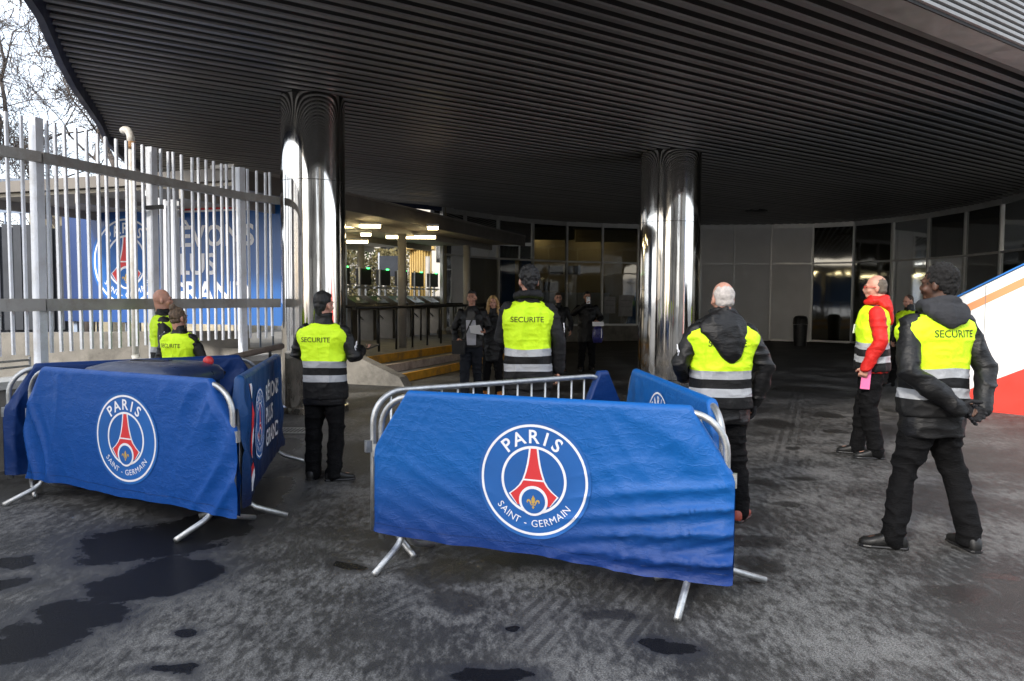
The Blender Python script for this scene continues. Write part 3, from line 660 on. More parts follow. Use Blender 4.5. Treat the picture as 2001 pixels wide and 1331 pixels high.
MB().slab([a - e * .02, b - e * .02, b - e * .02 + V((0, 0, 2.9)), a - e * .02 + V((0, 0, 2.9))], -e * .05).build('backing', MT['corr'], sh, at=A3)
rw = MB().bar((-13.5, 12.3, .45), (-5.2, 15.2, .45), .35, .9).build('rear_wall', MT['concrete'], at=(-9, 13.8, 0)); tag(rw, 'rough concrete retaining wall at the foot of the blue hoarding', 'wall')
pv = thing('pavilion', 'low stone pavilion with white roof edge behind the spiked fence', 'building', (-9, 24, 0)); A4 = V((-9, 24, 0))
MB().box((-11.4, 25, 2.1), (6.6, 3, 4.2)).build('wall', MT['stone'], pv, at=A4); MB().box((-11.3, 24.8, 4.62), (7.4, 3.9, .50)).build('roof_edge', MT['white_wall'], pv, at=A4); MB().box((-11.3, 24.8, 4.93), (7.6, 4.1, .1)).build('roof_cap', MT['bluegrey'], pv, at=A4)
for x in (-13.6, -12.2, -10.6, -9.0): MB().box((x, 23.48, 2.9), (1.0, .08, 1.3)).build('window', MT['dark_glass'], pv, at=A4); MB().box((x, 23.46, 2.2), (1.15, .12, .07)).build('sill', MT['white_wall'], pv, at=A4)

def bare_tree(base, H, seed, label, lean=(0, 0)):
    rnd = random.Random(seed); t = thing('bare_tree', label, 'tree', base, group='bare winter trees')
    tr = MB(); br = MB(); tw = MB(); cnt = [0]
    def grow(p, d, L, r, lev):
        if lev > 7 or cnt[0] > 6500: return
        cnt[0] += 1; n = 4 if lev < 3 else 3; pts = [p]; rs = [r]; dd = d.copy()
        for i in range(n):
            dd = (dd + V((rnd.gauss(0, 1), rnd.gauss(0, 1), rnd.gauss(.12, .7))) * (.10 + .04 * lev)).normalized()
            pts.append(pts[-1] + dd * L / n); rs.append(max(.009, r * (1 - .38 * (i + 1) / n)))
        (tr if lev == 0 else br if lev < 4 else tw).tube(pts, rs, 8 if lev < 2 else 5 if lev < 4 else 3)
        k = 4 if lev == 0 else 3 if lev < 5 else 4
        for j in range(k):
            u = 1.0 if j == 0 else rnd.uniform(.35, 1.0); i = min(int(u * n), n - 1); q = pts[i].lerp(pts[i + 1], u * n - i) if u < 1 else pts[-1]
            ax = V((rnd.gauss(0, 1), rnd.gauss(0, 1), rnd.gauss(0, .6))).normalized()
            nd = (dd * rnd.uniform(.6, 1.0) + ax * rnd.uniform(.5, .95) + V((0, 0, .15))).normalized()
            grow(q, nd, L * rnd.uniform(.62, .86), rs[-1] * (.86 if j == 0 else rnd.uniform(.5, .72)), lev + 1)
    grow(V((0, 0, -.1)), V((lean[0], lean[1], 1)).normalized(), H * .30, H * .024, 0)
    tr.build('trunk', MT['bark'], t, smooth=True, fix=False); br.build('limbs', MT['bark'], t, smooth=True, fix=False); tag(tw.build('twigs', MT['bark'], t, smooth=True, fix=False), kind='stuff')
bare_tree((-12.6, 22.5, 0), 12.0, 3, 'bare winter tree with thick forking limbs beside the canopy edge', (.02, 0))
bare_tree((-17.3, 23.5, 0), 13.0, 11, 'tall bare winter tree with fine twigs behind the sheet fence', (.1, 0))
bare_tree((-14.2, 30, 0), 14.0, 21, 'bare winter tree standing further back between two others')

# ------------------------------------------------------------------ platform, steps, shelter, turnstiles
E1 = V((.33, .944, 0)).normalized(); NL = V((-E1.y, E1.x, 0)); A0 = V((-2.8, 14.15, 0)); PZ = .45
def Q(t, o, z=0.0): return A0 + E1 * t + NL * o + V((0, 0, z))
tag(MB().prism([Q(0, 0), Q(11.5, 0), Q(11.5, 3.6), Q(26, 3.6), Q(26, 16), Q(0, 16)], 0.0, PZ).build('platform', MT['pave']), 'raised paved platform carrying the turnstiles', 'platform', kind='structure')
st_ = thing('steps', 'three steps with yellow and white painted risers up to the turnstiles', 'steps', A0)
for i, (o0, o1, z, mt) in enumerate(((0, -.36, .30, None), (-.36, -.72, .15, None))):
    MB().prism([Q(.02, o0 - .004), Q(11, o0 - .004), Q(11, o1), Q(.02, o1)], 0, z).build('tread', MT['pave'], st_, at=A0)
for o0, z0, z1, mt in ((-.005, .30, PZ + .006, 'yellow'), (-.361, .15, .306, 'stepwhite'), (-.721, 0.0, .156, 'yellow')):
    MB().slab([Q(.02, o0, z0 + .002), Q(11, o0, z0 + .002), Q(11, o0, z1), Q(.02, o0, z1)], NL * -.012).build('riser_face', MT[mt], st_, at=A0)
    MB().slab([Q(.02, o0 + .06, z1 - .003), Q(11, o0 + .06, z1 - .003), Q(11, o0 - .012, z1 - .003), Q(.02, o0 - .012, z1 - .003)], (0, 0, .006)).build('nosing', MT[mt], st_, at=A0)
ck = MB().slab([Q(0, 3.4, 0), Q(0, 3.4, .58), Q(0, .1, .58), Q(0, -.95, .16), Q(0, -1.05, 0)], -E1 * .28).build('cheek_wall', MT['concrete'], at=A0); tag(ck, 'sloping concrete cheek wall closing the end of the yellow steps', 'wall')
def railing(off, t0, t1, n, label):
    b = Q(t0, off, PZ); t = thing('railing', label, 'railing', b, group='black railings by the turnstiles')
    MB().tube([Q(t0 - .1, off, PZ + .92), Q(t1 + .1, off, PZ + .92)], .032, 10).build('top_rail', MT['black_metal'], t, at=b, smooth=True)
    for i in range(n):
        q = Q(t0 + (t1 - t0) * i / (n - 1), off, PZ); MB().tube([q, q + V((0, 0, .9))], .024, 8).build('upright', MT['black_metal'], t, at=b, smooth=True)
railing(.55, .9, 9.4, 12, 'black tube railing along the top of the yellow steps')
railing(1.6, 1.2, 10.4, 9, 'black tube railing between the steps railing and the turnstiles')
ORD = ['first', 'second', 'third', 'fourth', 'fifth', 'sixth', 'seventh', 'eighth']
def turnstile(t_, idx):
    b = Q(t_, 3.0, PZ); t = thing('turnstile', ORD[idx] + ' turnstile in the row counted from the polished fence column', 'turnstile', b, math.atan2(E1.y, E1.x), 'row of entrance turnstiles')
    if idx == 0:
        MB().box((0, 0, .45), (.26, .55, .90)).build('cabinet', MT['turn'], t)
        MB().slab([(-.33, -.52, .80), (-.33, .42, .80), (-.33, .42, 1.16), (-.33, -.18, 1.16), (-.33, -.52, .98)], (.66, 0, 0)).build('head', MT['turn'], t)
        MB().box((0, -.37, 1.075), (.11, .02, .09), rot=Matrix.Rotation(R(-28), 3, 'X')).build('card_plate', MT['paper'], t)
        hub = V((.22, -.05, .82)); MB().tube([hub - V((.06, 0, 0)), hub + V((.06, 0, 0))], .07, 12).build('hub', MT['black_metal'], t, smooth=True)
        for a_ in (10, 130, 250):
            MB().tube([hub, hub + V((.45, math.cos(R(a_)) * .22, math.sin(R(a_)) * .30))], .02, 8).build('arm', MT['galv'], t, smooth=True)
        MB().bar((-.16, .1, 1.16), (-.16, .1, 1.75), .05, .05).build('reader_post', MT['galv'], t)
        MB().bar((.16, .1, 1.16), (.16, .1, 1.75), .05, .05).build('reader_post', MT['galv'], t)
        MB().box((0, .1, 1.38), (.9, .06, .05)).build('cross_bar', MT['galv'], t)
        MB().box((0, .08, 1.66), (.50, .16, .42)).build('reader_box', MT['dark'], t)
        MB().box((.26, .03, 1.68), (.03, .03, .44)).build('reader_trim', MT['white_metal'], t); MB().box((-.30, .03, 1.68), (.03, .03, .44)).build('reader_trim', MT['white_metal'], t)
        MB().box((.08, -.01, 1.885), (.07, .05, .035)).build('signal_light', MT['green'], t)
    return t
proto = turnstile(3.3, 0)
for i in range(1, 8):
    t = turnstile(3.3 + 1.06 * i, i)
    for ch in proto.children:
        c = ch.copy(); col.objects.link(c); c.parent = t
sh = thing('shelter', 'flat roofed shelter on grey posts over the turnstiles', 'shelter', A0)
MB().slab([Q(-3.4, .05, 3.15), Q(9.2, .05, 3.15), Q(9.2, 5.2, 3.15), Q(-3.4, 5.2, 3.15)], (0, 0, .05)).build('ceiling', MT['shelter_under'], sh, at=A0)
MB().slab([Q(-3.5, -.05, 3.21), Q(9.3, -.05, 3.21), Q(9.3, 5.3, 3.21), Q(-3.5, 5.3, 3.21)], (0, 0, .17)).build('roof', MT['shelter'], sh, at=A0)
MB().slab([Q(-3.5, -.06, 3.10), Q(9.3, -.06, 3.10), Q(9.3, -.06, 3.40), Q(-3.5, -.06, 3.40)], NL * -.05).build('fascia', MT['shelter'], sh, at=A0)
MB().slab([Q(-3.55, -.11, 3.37), Q(9.35, -.11, 3.37), Q(9.35, .3, 3.37), Q(-3.55, .3, 3.37)], (0, 0, .05)).build('roof_trim', MT['post'], sh, at=A0)
for o_ in (.9, 2.9, 4.9): MB().slab([Q(-3.4, o_, 3.0), Q(9.2, o_, 3.0), Q(9.2, o_ + .09, 3.0), Q(-3.4, o_ + .09, 3.0)], (0, 0, .148)).build('beam', MT['post'], sh, at=A0)
for px, dep in ((786, 17.3), (912, 21.0), (706, 21.2), (836, 27.0), (866, 24.6)):
    q = D(px, 600, dep); MB().tube([V((q.x, q.y, PZ)), V((q.x, q.y, 3.0))], .095 if dep < 22 else .08, 14).build('post', MT['post'], sh, at=A0, smooth=True)
for px, py, l, zz, lab in ((803, 462, 1.2, 3.02, 'long lit tube light behind the front shelter post'), (688, 440, 1.2, 3.06, 'long lit tube light beside the polished column, higher one'), (672, 471, 1.2, 2.95, 'long lit tube light beside the polished column, lower one'), (846, 444, .25, 3.06, 'short lit tube light near the far end of the shelter'), (715, 457, .25, 3.0, 'short lit tube light next to two long ones')):
    p = G(px, py, zz)
    lt = thing('tube_light', lab, 'light', p, group='lit tube lights under the shelter')
    MB().box((0, 0, .035), (l, .12, .05)).build('housing', MT['white_metal'], lt); MB().tube([(-l / 2 + .02, 0, -.015), (l / 2 - .02, 0, -.015)], .04, 10).build('tube', MT['lamp'], lt, smooth=True)
# things behind the turnstiles
p = D(822, 600, 34); fc = thing('fluted_column', 'ochre fluted column beyond the turnstiles', 'column', (p.x, p.y, 0))
for i in range(9): MB().tube([(-.42 + i * .105, -.1 - .25 * math.sin(math.pi * i / 8), .5), (-.42 + i * .105, -.1 - .25 * math.sin(math.pi * i / 8), 3.7)], .05, 8).build('flute', MT['gold'], fc, smooth=True)
MB().box((0, 0, 3.9), (1.25, .9, .5)).build('capital', MT['gold'], fc); MB().box((0, 0, .3), (1.2, .9, .6)).build('base', MT['concrete'], fc); MB().box((0, .2, 2.1), (.9, .5, 3.2)).build('core', MT['gold'], fc)
p = D(760, 520, 32); sg = thing('dark_board', 'plain dark board on posts beyond the turnstiles', 'board', (p.x, p.y, 0))
MB().box((0, 0, 2.85), (.78, .06, .85)).build('panel', MT['corr'], sg)
for x in (-.42, .42): MB().box((x, .02, 1.7), (.06, .06, 3.4)).build('post', MT['white_metal'], sg)
def shrub(p, r, h, seed, mt, label):
    rnd = random.Random(seed); t = thing('shrub', label, 'shrub', p, group='shrubs beyond the turnstiles'); lf = MB(); sm = MB()
    for i in range(14):
        a = rnd.uniform(0, 6.28); e = V((math.cos(a) * r * rnd.uniform(.2, .8), math.sin(a) * r * rnd.uniform(.2, .8), h * rnd.uniform(.5, .95))); sm.tube([V((0, 0, 0)), e * .5 + V((0, 0, .2)), e], [.05, .03, .012], 5)
    for i in range(2600):
        a = rnd.uniform(0, 6.28); z = rnd.random() ** .8; rr = r * math.sqrt(rnd.random()) * math.sqrt(max(.08, 1 - (2 * z - .9) ** 2)) * (1 + .25 * math.sin(3 * a + seed))
        c = V((math.cos(a) * rr, math.sin(a) * rr, z * h)); u1 = V((rnd.gauss(0, 1), rnd.gauss(0, 1), rnd.gauss(0, 1))).normalized(); u2 = u1.cross(V((rnd.gauss(0, 1), rnd.gauss(0, 1), rnd.gauss(0, 1)))).normalized(); s_ = rnd.uniform(.05, .12)
        lf.add([c - u1 * s_, c - u2 * s_ * .5, c + u1 * s_, c + u2 * s_ * .5], [(0, 1, 2, 3)])
    sm.build('stems', MT['bark'], t, smooth=True, fix=False); lf.build('foliage', MT[mt], t, fix=False)
for i, (px, dep, r_, h_, mt) in enumerate(((676, 40, 1.9, 4.2, 'leaf'), (715, 42, 1.8, 4.6, 'leaf2'), (750, 41, 1.7, 4.1, 'leaf'), (640, 41, 2.0, 4.2, 'leaf2'), (790, 43, 1.8, 4.4, 'leaf'))):
    p = D(px, 600, dep); shrub((p.x, p.y, 0), r_, h_, 31 + i, mt, ('yellowing sunlit shrub beyond the turnstiles', 'dull green shrub between yellowing ones beyond the turnstiles')[mt == 'leaf2'])
far = thing('far_building', 'pale plastered building closing the view beyond the turnstiles', 'building', (-7, 50, 0))
MB().box((0, 0, 4), (34, 6, 8)).build('wall', MT['plaster'], far); MB().box((0, -.1, 8.15), (34.6, 6.6, .3)).build('roof_edge', MT['white_wall'], far)
for i in range(9): MB().box((-14 + i * 3.4, -3.02, 4.6), (1.3, .08, 1.8)).build('window', MT['dark_glass'], far)

# ------------------------------------------------------------------ red and white stair side, bin, post, grate
S0, S1 = V((6.35, 11.45, 0)), V((9.2, 8.2, 0)); sd = (S1 - S0).normalized(); sn = V((sd.y, -sd.x, 0)); sn = sn if sn.y < 0 else -sn; LS = (S1 - S0).length
rp_ = thing('stair_side', 'white and red panelled stair side with orange stripe and blue edge', 'stair', S0)
g0, gs = 1.484, .546
def SP(x, z, l=0.0): return S0 + sd * x + V((0, 0, z)) + sn * l
rb = lambda x: max(0.0, .06 + .52 * x)
MB().slab([SP(0, .001), SP(LS, .001), SP(LS, g0 + gs * LS), SP(0, g0)], sn * -.25).build('body', MT['white_wall'], rp_, at=S0)
MB().slab([SP(0, .003, .002), SP(LS, .003, .002), SP(LS, rb(LS), .002), SP(0, rb(0), .002)], sn * .006).build('red_panel', MT['red_wall'], rp_, at=S0)
MB().slab([SP(0, g0 - .28, .002), SP(LS, g0 - .28 + gs * LS, .002), SP(LS, g0 - .165 + gs * LS, .002), SP(0, g0 - .165, .002)], sn * .004).build('orange_stripe', MT['orange'], rp_, at=S0)
for x in (.62, 1.5, 2.4, 3.3): MB().slab([SP(x, .01, .004), SP(x + .008, .01, .004), SP(x + .008, g0 - .02 + gs * x, .004), SP(x, g0 - .02 + gs * x, .004)], sn * .005).build('panel_joint', MT['grey_metal'], rp_, at=S0)
MB().bar(SP(-.02, g0 + .012, -.12), SP(LS, g0 + .012 + gs * LS, -.12), .30, .02).build('blue_edge', MT['trim_blue'], rp_, at=S0)
for i in range(10):
    x = .1 + i * .30; MB().prism([SP(x, 0, -.26).xy, SP(x + .30, 0, -.26).xy, SP(x + .30, 0, -2.0).xy, SP(x, 0, -2.0).xy], 0, .19 + i * .20).build('tread', MT['concrete'], rp_, at=S0)
p = G(1563, 676); b = thing('litter_bin', 'black round litter bin with side opening by the grey panels', 'bin', (p.x, p.y, 0))
r = .235
smooth_by_angle(MB().loft([(V((0, 0, 0)), V((r * .85, 0, 0)), V((0, r * .85, 0))), (V((0, 0, .72)), V((r, 0, 0)), V((0, r, 0)))], 28).build('body', MT['dark'], b))
smooth_by_angle(MB().loft([(V((0, 0, .735)), V((r * 1.04, 0, 0)), V((0, r * 1.04, 0))), (V((0, 0, .76)), V((r * 1.04, 0, 0)), V((0, r * 1.04, 0))), (V((0, 0, .93)), V((r * .98, 0, 0)), V((0, r * .98, 0))), (V((0, 0, 1.0)), V((r * .8, 0, 0)), V((0, r * .8, 0))), (V((0, 0, 1.03)), V((r * .4, 0, 0)), V((0, r * .4, 0)))], 28).build('hood', MT['dark'], b))
MB().box((0, -r * .93, .855), (.24, .06, .12)).build('opening', MT['soffit_back'], b)  # solid black box, the dark inside the hood put into its colour
p = G(1758, 772); b = thing('slim_post', 'slim grey steel post beside the red and white stair side', 'post', (p.x, p.y, 0))
MB().tube([(0, 0, 0), (0, 0, 1.0)], .034, 14).build('tube', MT['grey_metal'], b, smooth=True); MB().tube([(0, 0, .99), (0, 0, 1.03)], [.036, .022], 14).build('cap', MT['black_metal'], b, smooth=True); MB().tube([(0, 0, 0), (0, 0, .02)], .07, 14).build('base_plate', MT['grey_metal'], b)
p = G(572, 843); gr = thing('drain_grate', 'steel drain grate in the asphalt beside the fence column', 'drain', (p.x, p.y, 0))
MB().box((0, 0, .003), (.56, .36, .004)).build('pit_shade', MT['soffit_back'], gr)  # flat black plate under the slats, shade of the pit as colour
for i in range(12): MB().box((-.245 + i * .0445, 0, .010), (.016, .32, .010)).build('slat', MT['grey_metal'], gr)
for y in (-.17, .17): MB().box((0, y, .0105), (.56, .022, .013)).build('frame', MT['grey_metal'], gr)

# ------------------------------------------------------------------ crowd barriers and covers
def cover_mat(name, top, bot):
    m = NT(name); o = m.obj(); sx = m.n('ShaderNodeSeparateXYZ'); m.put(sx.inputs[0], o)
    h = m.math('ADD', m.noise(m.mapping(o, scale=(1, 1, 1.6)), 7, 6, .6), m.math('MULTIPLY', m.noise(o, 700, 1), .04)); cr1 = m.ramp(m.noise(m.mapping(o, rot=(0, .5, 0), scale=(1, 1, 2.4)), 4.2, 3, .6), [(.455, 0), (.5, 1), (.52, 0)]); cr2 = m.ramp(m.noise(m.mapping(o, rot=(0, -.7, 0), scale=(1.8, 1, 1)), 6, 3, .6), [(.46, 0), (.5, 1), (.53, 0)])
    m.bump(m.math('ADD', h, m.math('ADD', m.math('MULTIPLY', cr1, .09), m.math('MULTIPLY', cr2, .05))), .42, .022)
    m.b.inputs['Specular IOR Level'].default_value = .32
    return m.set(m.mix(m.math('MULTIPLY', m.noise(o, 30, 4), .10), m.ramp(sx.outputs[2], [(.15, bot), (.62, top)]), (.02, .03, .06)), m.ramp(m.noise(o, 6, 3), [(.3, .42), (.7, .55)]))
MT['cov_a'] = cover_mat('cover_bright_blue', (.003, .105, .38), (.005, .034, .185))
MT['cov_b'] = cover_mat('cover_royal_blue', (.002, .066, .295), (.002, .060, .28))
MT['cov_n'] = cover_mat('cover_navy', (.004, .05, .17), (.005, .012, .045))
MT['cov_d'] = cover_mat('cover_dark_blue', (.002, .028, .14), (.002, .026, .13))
def barrier(A_, B_, label, nbars=14):
    A_, B_ = V((*A_, 0)), V((*B_, 0)); d = B_ - A_; L = d.length
    t = thing('crowd_barrier', label, 'barrier', A_, math.atan2(d.y, d.x), 'steel crowd barriers'); r = .0195; rc = .20; H_ = 1.0
    pts = [V((0, 0, .12)), V((0, 0, .5)), V((0, 0, H_ - rc))] + arc((rc, 0, H_ - rc), rc, 180, 90, 8)[1:] + [V((L / 2, 0, H_))] + arc((L - rc, 0, H_ - rc), rc, 90, 0, 8) + [V((L, 0, .5)), V((L, 0, .12))]
    MB().tube(pts, r, 12).build('frame', MT['galv'], t, smooth=True)
    MB().tube([(0, 0, .20), (L / 2, 0, .20), (L, 0, .20)], .017, 10).build('lower_rail', MT['galv'], t, smooth=True)
    for i in range(nbars):
        x = L * (i + 1) / (nbars + 1); z1 = H_ - .01
        if x < rc: z1 = H_ - rc + math.sqrt(rc * rc - (rc - x) ** 2)
        if x > L - rc: z1 = H_ - rc + math.sqrt(max(0, rc * rc - (x - L + rc) ** 2))
        MB().tube([(x, 0, .2), (x, 0, z1)], .008, 6).build('bar', MT['galv'], t, smooth=True)
    for x in (.16, L - .16):
        for s_ in (-1, 1):
            MB().tube([(x + s_ * .022, 0, .23), (x + s_ * .022, 0, .17), (x + s_ * .022, s_ * .010, .140), (x + s_ * .024, s_ * .035, .112), (x + s_ * .03, s_ * .09, .080), (x + s_ * .036, s_ * .31, .013)], .0195, 10).build('foot', MT['galv'], t, smooth=True)
    for x, s_ in ((-.035, 1), (L + .035, -1)):
        MB().box((x, 0, .66), (.035, .03, .075)).build('hook', MT['galv'], t)
    return t, L
def cover(t, L, mat, seed, zb=(.15, .12), ch=(.23, .36), kind='diag', x0=.0, x1=None, amp=1.0, hem=True, ec=None):
    x1 = L if x1 is None else x1; e0, e1 = x0 - .045, x1 + .045; nu, nv = 170, 110
    def ztop(x):
        d = np.minimum(x - e0, e1 - x); return 1.040 - np.clip(1 - d / ch[0], 0, 1) * ch[1]
    def zbot(x): return zb[0] + (zb[1] - zb[0]) * (x - e0) / (e1 - e0) + .006 * np.sin(x * 5 + seed) + .003 * np.sin(x * 17 + seed)
    def an(x, z, th, sa, sb, sd):
        c, s = math.cos(th), math.sin(th); P = np.stack([(x * c + z * s) * sa, (-x * s + z * c) * sb, np.zeros_like(x) + sd], 1); return vnoise(P, seed + sd)
    def disp(x, z):
        x = np.asarray(x, float); z = np.asarray(z, float); u = (x - e0) / (e1 - e0); v = (z - .1) / .9
        big = .012 * an(x, z, .3, 1.6, 2.2, 1)
        def fold(th, fq, wp, sd, shp=2.0):
            c, s = math.cos(th), math.sin(th); ac = -x * s + z * c
            ph = ac * fq + wp * an(x, z, th, 1.1, 2.4, sd) + .35 * wp * an(x, z, th, 2.5, 6, sd + 1)
            m_ = np.clip(.55 + .8 * an(x, z, th, 1.3, 4.0, sd + 2), 0, 1); return ((1 - np.abs(np.sin(ph * 3.1416))) ** (shp * .75)) * m_
        if kind == 'diag':
            lowr = np.clip((u - .42) * 2.4, 0, 1) * np.clip(1.25 - v * 1.7, 0, 1); lowl = np.clip((.46 - u) * 2.4, 0, 1) * np.clip(1.1 - v * 1.25, 0, 1)
            upr = np.clip((u - .58) * 2.6, 0, 1) * np.clip(v * 1.6 - .35, 0, 1); mid = np.clip(1.2 - np.abs(u - .5) * 2, 0, 1)
            f = .085 * lowr * fold(.20, 8, .9, 2) + .03 * lowr * fold(.30, 17, .8, 62) + .05 * lowl * fold(-.50, 7, .9, 12) + .055 * upr * fold(-.95, 4.5, 1.0, 22, 1.4)
            f = f + (.006 * fold(-.25, 7, 1.6, 32, 6) + .006 * fold(1.1, 6, 1.6, 42, 6)) * np.clip(np.abs(u - .487) * 6 - 1.0, .1, 1) + .010 * np.clip((.12 - u) * 9, 0, 1) * fold(.3, 9, .8, 52)
        else:
            cen = np.clip(np.abs(u - .5) * 3.4 - .45, .16, 1)
            f = (.048 * fold(1.48, 4.2, .7, 2, 1.5) * np.clip(1.3 - .5 * v, .3, 1) + .042 * fold(.95, 5.2, .8, 12, 1.6) * np.clip((u - .52) * 2.6, 0, 1) + .034 * fold(1.95, 5.5, .8, 22) * np.clip((.45 - u) * 2.8, 0, 1)) * cen
            f = f + .004 * fold(.2, 6, 1.6, 32, 6)
        if ec is not None: f = f * np.clip(np.hypot(x - ec[0], z - ec[1]) / .36 - .50, .08, 1)
        return amp * (big * .7 + f)
    th = .034
    us = np.linspace(0, 1, nu); vs = np.linspace(0, 1, nv); X, T = np.meshgrid(e0 + (e1 - e0) * us, vs)
    X = X.ravel(); T = T.ravel(); zt = ztop(X); zz = zbot(X); sgn = np.where(T < .5, -1, 1); q = np.where(T < .5, T * 2, (1 - T) * 2)
    q = 1 - (1 - q) ** 1.6; Z = zz + (zt - zz) * q
    edge = np.clip(np.minimum(X - e0, e1 - X) / .05, .0, 1) ** .5; topf = np.sqrt(np.clip(1 - ((Z - (zt - th)) / th).clip(0, 1) ** 2, 0, 1))
    fade = np.clip((zt - Z) / .10, 0, 1)
    Y = sgn * (th * topf * (.25 + .75 * edge) + disp(X, Z) * fade * np.where(sgn < 0, 1, .6))
    ve = np.stack([X, Y, Z], 1); fs = [(j * nu + i, j * nu + i + 1, (j + 1) * nu + i + 1, (j + 1) * nu + i) for j in range(nv - 1) for i in range(nu - 1)]
    me = bpy.data.meshes.new('cover'); me.from_pydata(ve.tolist(), [], fs); me.materials.append(mat); me.polygons.foreach_set('use_smooth', [True] * len(fs)); me.update()
    co = link('cover', me, t)
    def mp_(x, z, lift):
        f1 = np.clip((ztop(x) - z) / .10, 0, 1); return np.stack([x, -th - disp(x, z) * f1 - lift, z], 1)
    if hem:
        p_ = Print(); n = 60
        for i in range(n):
            xa, xb = e0 + .02 + (e1 - e0 - .04) * i / n, e0 + .02 + (e1 - e0 - .04) * (i + 1) / n
            za, zb_ = float(zbot(np.array([xa]))[0]) + .055, float(zbot(np.array([xb]))[0]) + .055
            p_.poly([(xa, za), (xb, zb_), (xb, zb_ + .004), (xa, za + .004)])
        p_.build('hem_seam', MT['cov_d'], co, mp_, .0015)
    return co, mp_
# pen on the right
t, L = barrier((-.79, 4.63), (1.115, 3.93), 'crowd barrier with bright blue cover showing its whole round emblem')
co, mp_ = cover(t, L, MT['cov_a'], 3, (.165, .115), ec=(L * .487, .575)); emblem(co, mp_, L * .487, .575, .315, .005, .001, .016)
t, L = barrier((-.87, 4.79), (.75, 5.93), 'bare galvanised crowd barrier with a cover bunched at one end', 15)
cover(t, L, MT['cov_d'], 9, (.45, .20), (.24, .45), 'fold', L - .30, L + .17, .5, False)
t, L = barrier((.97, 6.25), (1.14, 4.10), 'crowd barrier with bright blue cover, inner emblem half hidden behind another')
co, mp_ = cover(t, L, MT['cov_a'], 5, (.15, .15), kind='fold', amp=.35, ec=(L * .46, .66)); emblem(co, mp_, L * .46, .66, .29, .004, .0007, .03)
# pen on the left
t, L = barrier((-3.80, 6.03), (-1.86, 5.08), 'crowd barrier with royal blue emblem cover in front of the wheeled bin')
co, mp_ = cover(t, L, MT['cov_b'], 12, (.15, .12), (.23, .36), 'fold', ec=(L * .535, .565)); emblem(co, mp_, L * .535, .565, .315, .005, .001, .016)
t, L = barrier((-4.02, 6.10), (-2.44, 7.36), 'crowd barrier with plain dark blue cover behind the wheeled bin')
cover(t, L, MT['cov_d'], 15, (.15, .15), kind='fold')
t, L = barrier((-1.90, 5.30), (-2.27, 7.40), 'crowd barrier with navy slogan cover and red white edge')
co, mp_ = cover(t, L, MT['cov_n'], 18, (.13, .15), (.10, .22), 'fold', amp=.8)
emblem(co, mp_, .68, .60, .27, .006, .0007, .03)
for w_, z in (('RÊVONS', .72), ('PLUS', .53), ('GRAND', .34)):
    vs, fs = text2d(w_, .022); xm = min(v[0] for v in vs); Print().text(w_, (1.06 - xm * .13 / .69, z), .13, .022).build('slogan_word', MT['print_white'], co, mp_, .007, .03)
for x, mt in ((.17, 'print_red'), (.215, 'print_white')):
    p_ = Print()
    for i in range(24):
        za, zb_ = .17 + .033 * i, .17 + .033 * (i + 1); p_.poly([(x, za), (x + .045, za), (x + .045, zb_), (x, zb_)])
    p_.build('edge_stripe', MT[mt], co, mp_, .006, .03)

# wheeled bin inside the left pen
p = V((-2.86, 6.10, 0)); b = thing('wheeled_bin', 'dark blue wheeled rubbish bin standing inside the left barriers', 'bin', p, R(-14))
bd_ = MB(); bd_.loft([(V((0, 0, .10)), V((.38, 0, 0)), V((0, .26, 0))), (V((0, 0, .92)), V((.45, 0, 0)), V((0, .32, 0)))], 24, 6).build('body', MT['binlid'], b)
ld_ = MB(); ld_.loft([(V((0, 0, .925)), V((.485, 0, 0)), V((0, .35, 0))), (V((0, 0, .985)), V((.485, 0, 0)), V((0, .35, 0))), (V((0, .01, 1.03)), V((.45, 0, 0)), V((0, .31, 0))), (V((0, .03, 1.062)), V((.35, 0, 0)), V((0, .22, 0))), (V((0, .04, 1.072)), V((.22, 0, 0)), V((0, .12, 0)))], 40, 5)
smooth_by_angle(ld_.build('lid', MT['binlid'], b), 50)
MB().box((-.05, .04, 1.074), (.30, .12, .006)).build('recess_shade', MT['dark'], b); MB().box((-.05, .04, 1.077), (.32, .02, .012)).build('lid_grip', MT['binlid'], b)  # dark plate on the lid, shade of the recess put into its colour
for sx_ in (-1, 1): MB().tube([(sx_ * .36 - .03, .22, .10), (sx_ * .36 + .03, .22, .10)], .10, 16).build('wheel', MT['dark'], b, smooth=True)
MB().tube([(-.36, .36, .93), (-.36, .42, .95), (.36, .42, .95), (.36, .36, .93)], .014, 8).build('handle', MT['dark'], b, smooth=True)
rbp = b.matrix_basis @ V((.36, .30, .985)) if False else V((-2.86, 6.10, 0)) + Matrix.Rotation(R(-14), 3, 'Z') @ V((.36, .20, 1.03))
rb_ = MB().ell((0, 0, 0), (.042, .042, .042), n=20, m=14).build('red_ball', MT['redball'], smooth=True); rb_.location = rbp + V((0, 0, .035)); tag(rb_, 'small red ball lying on the dark bin lid', 'ball')

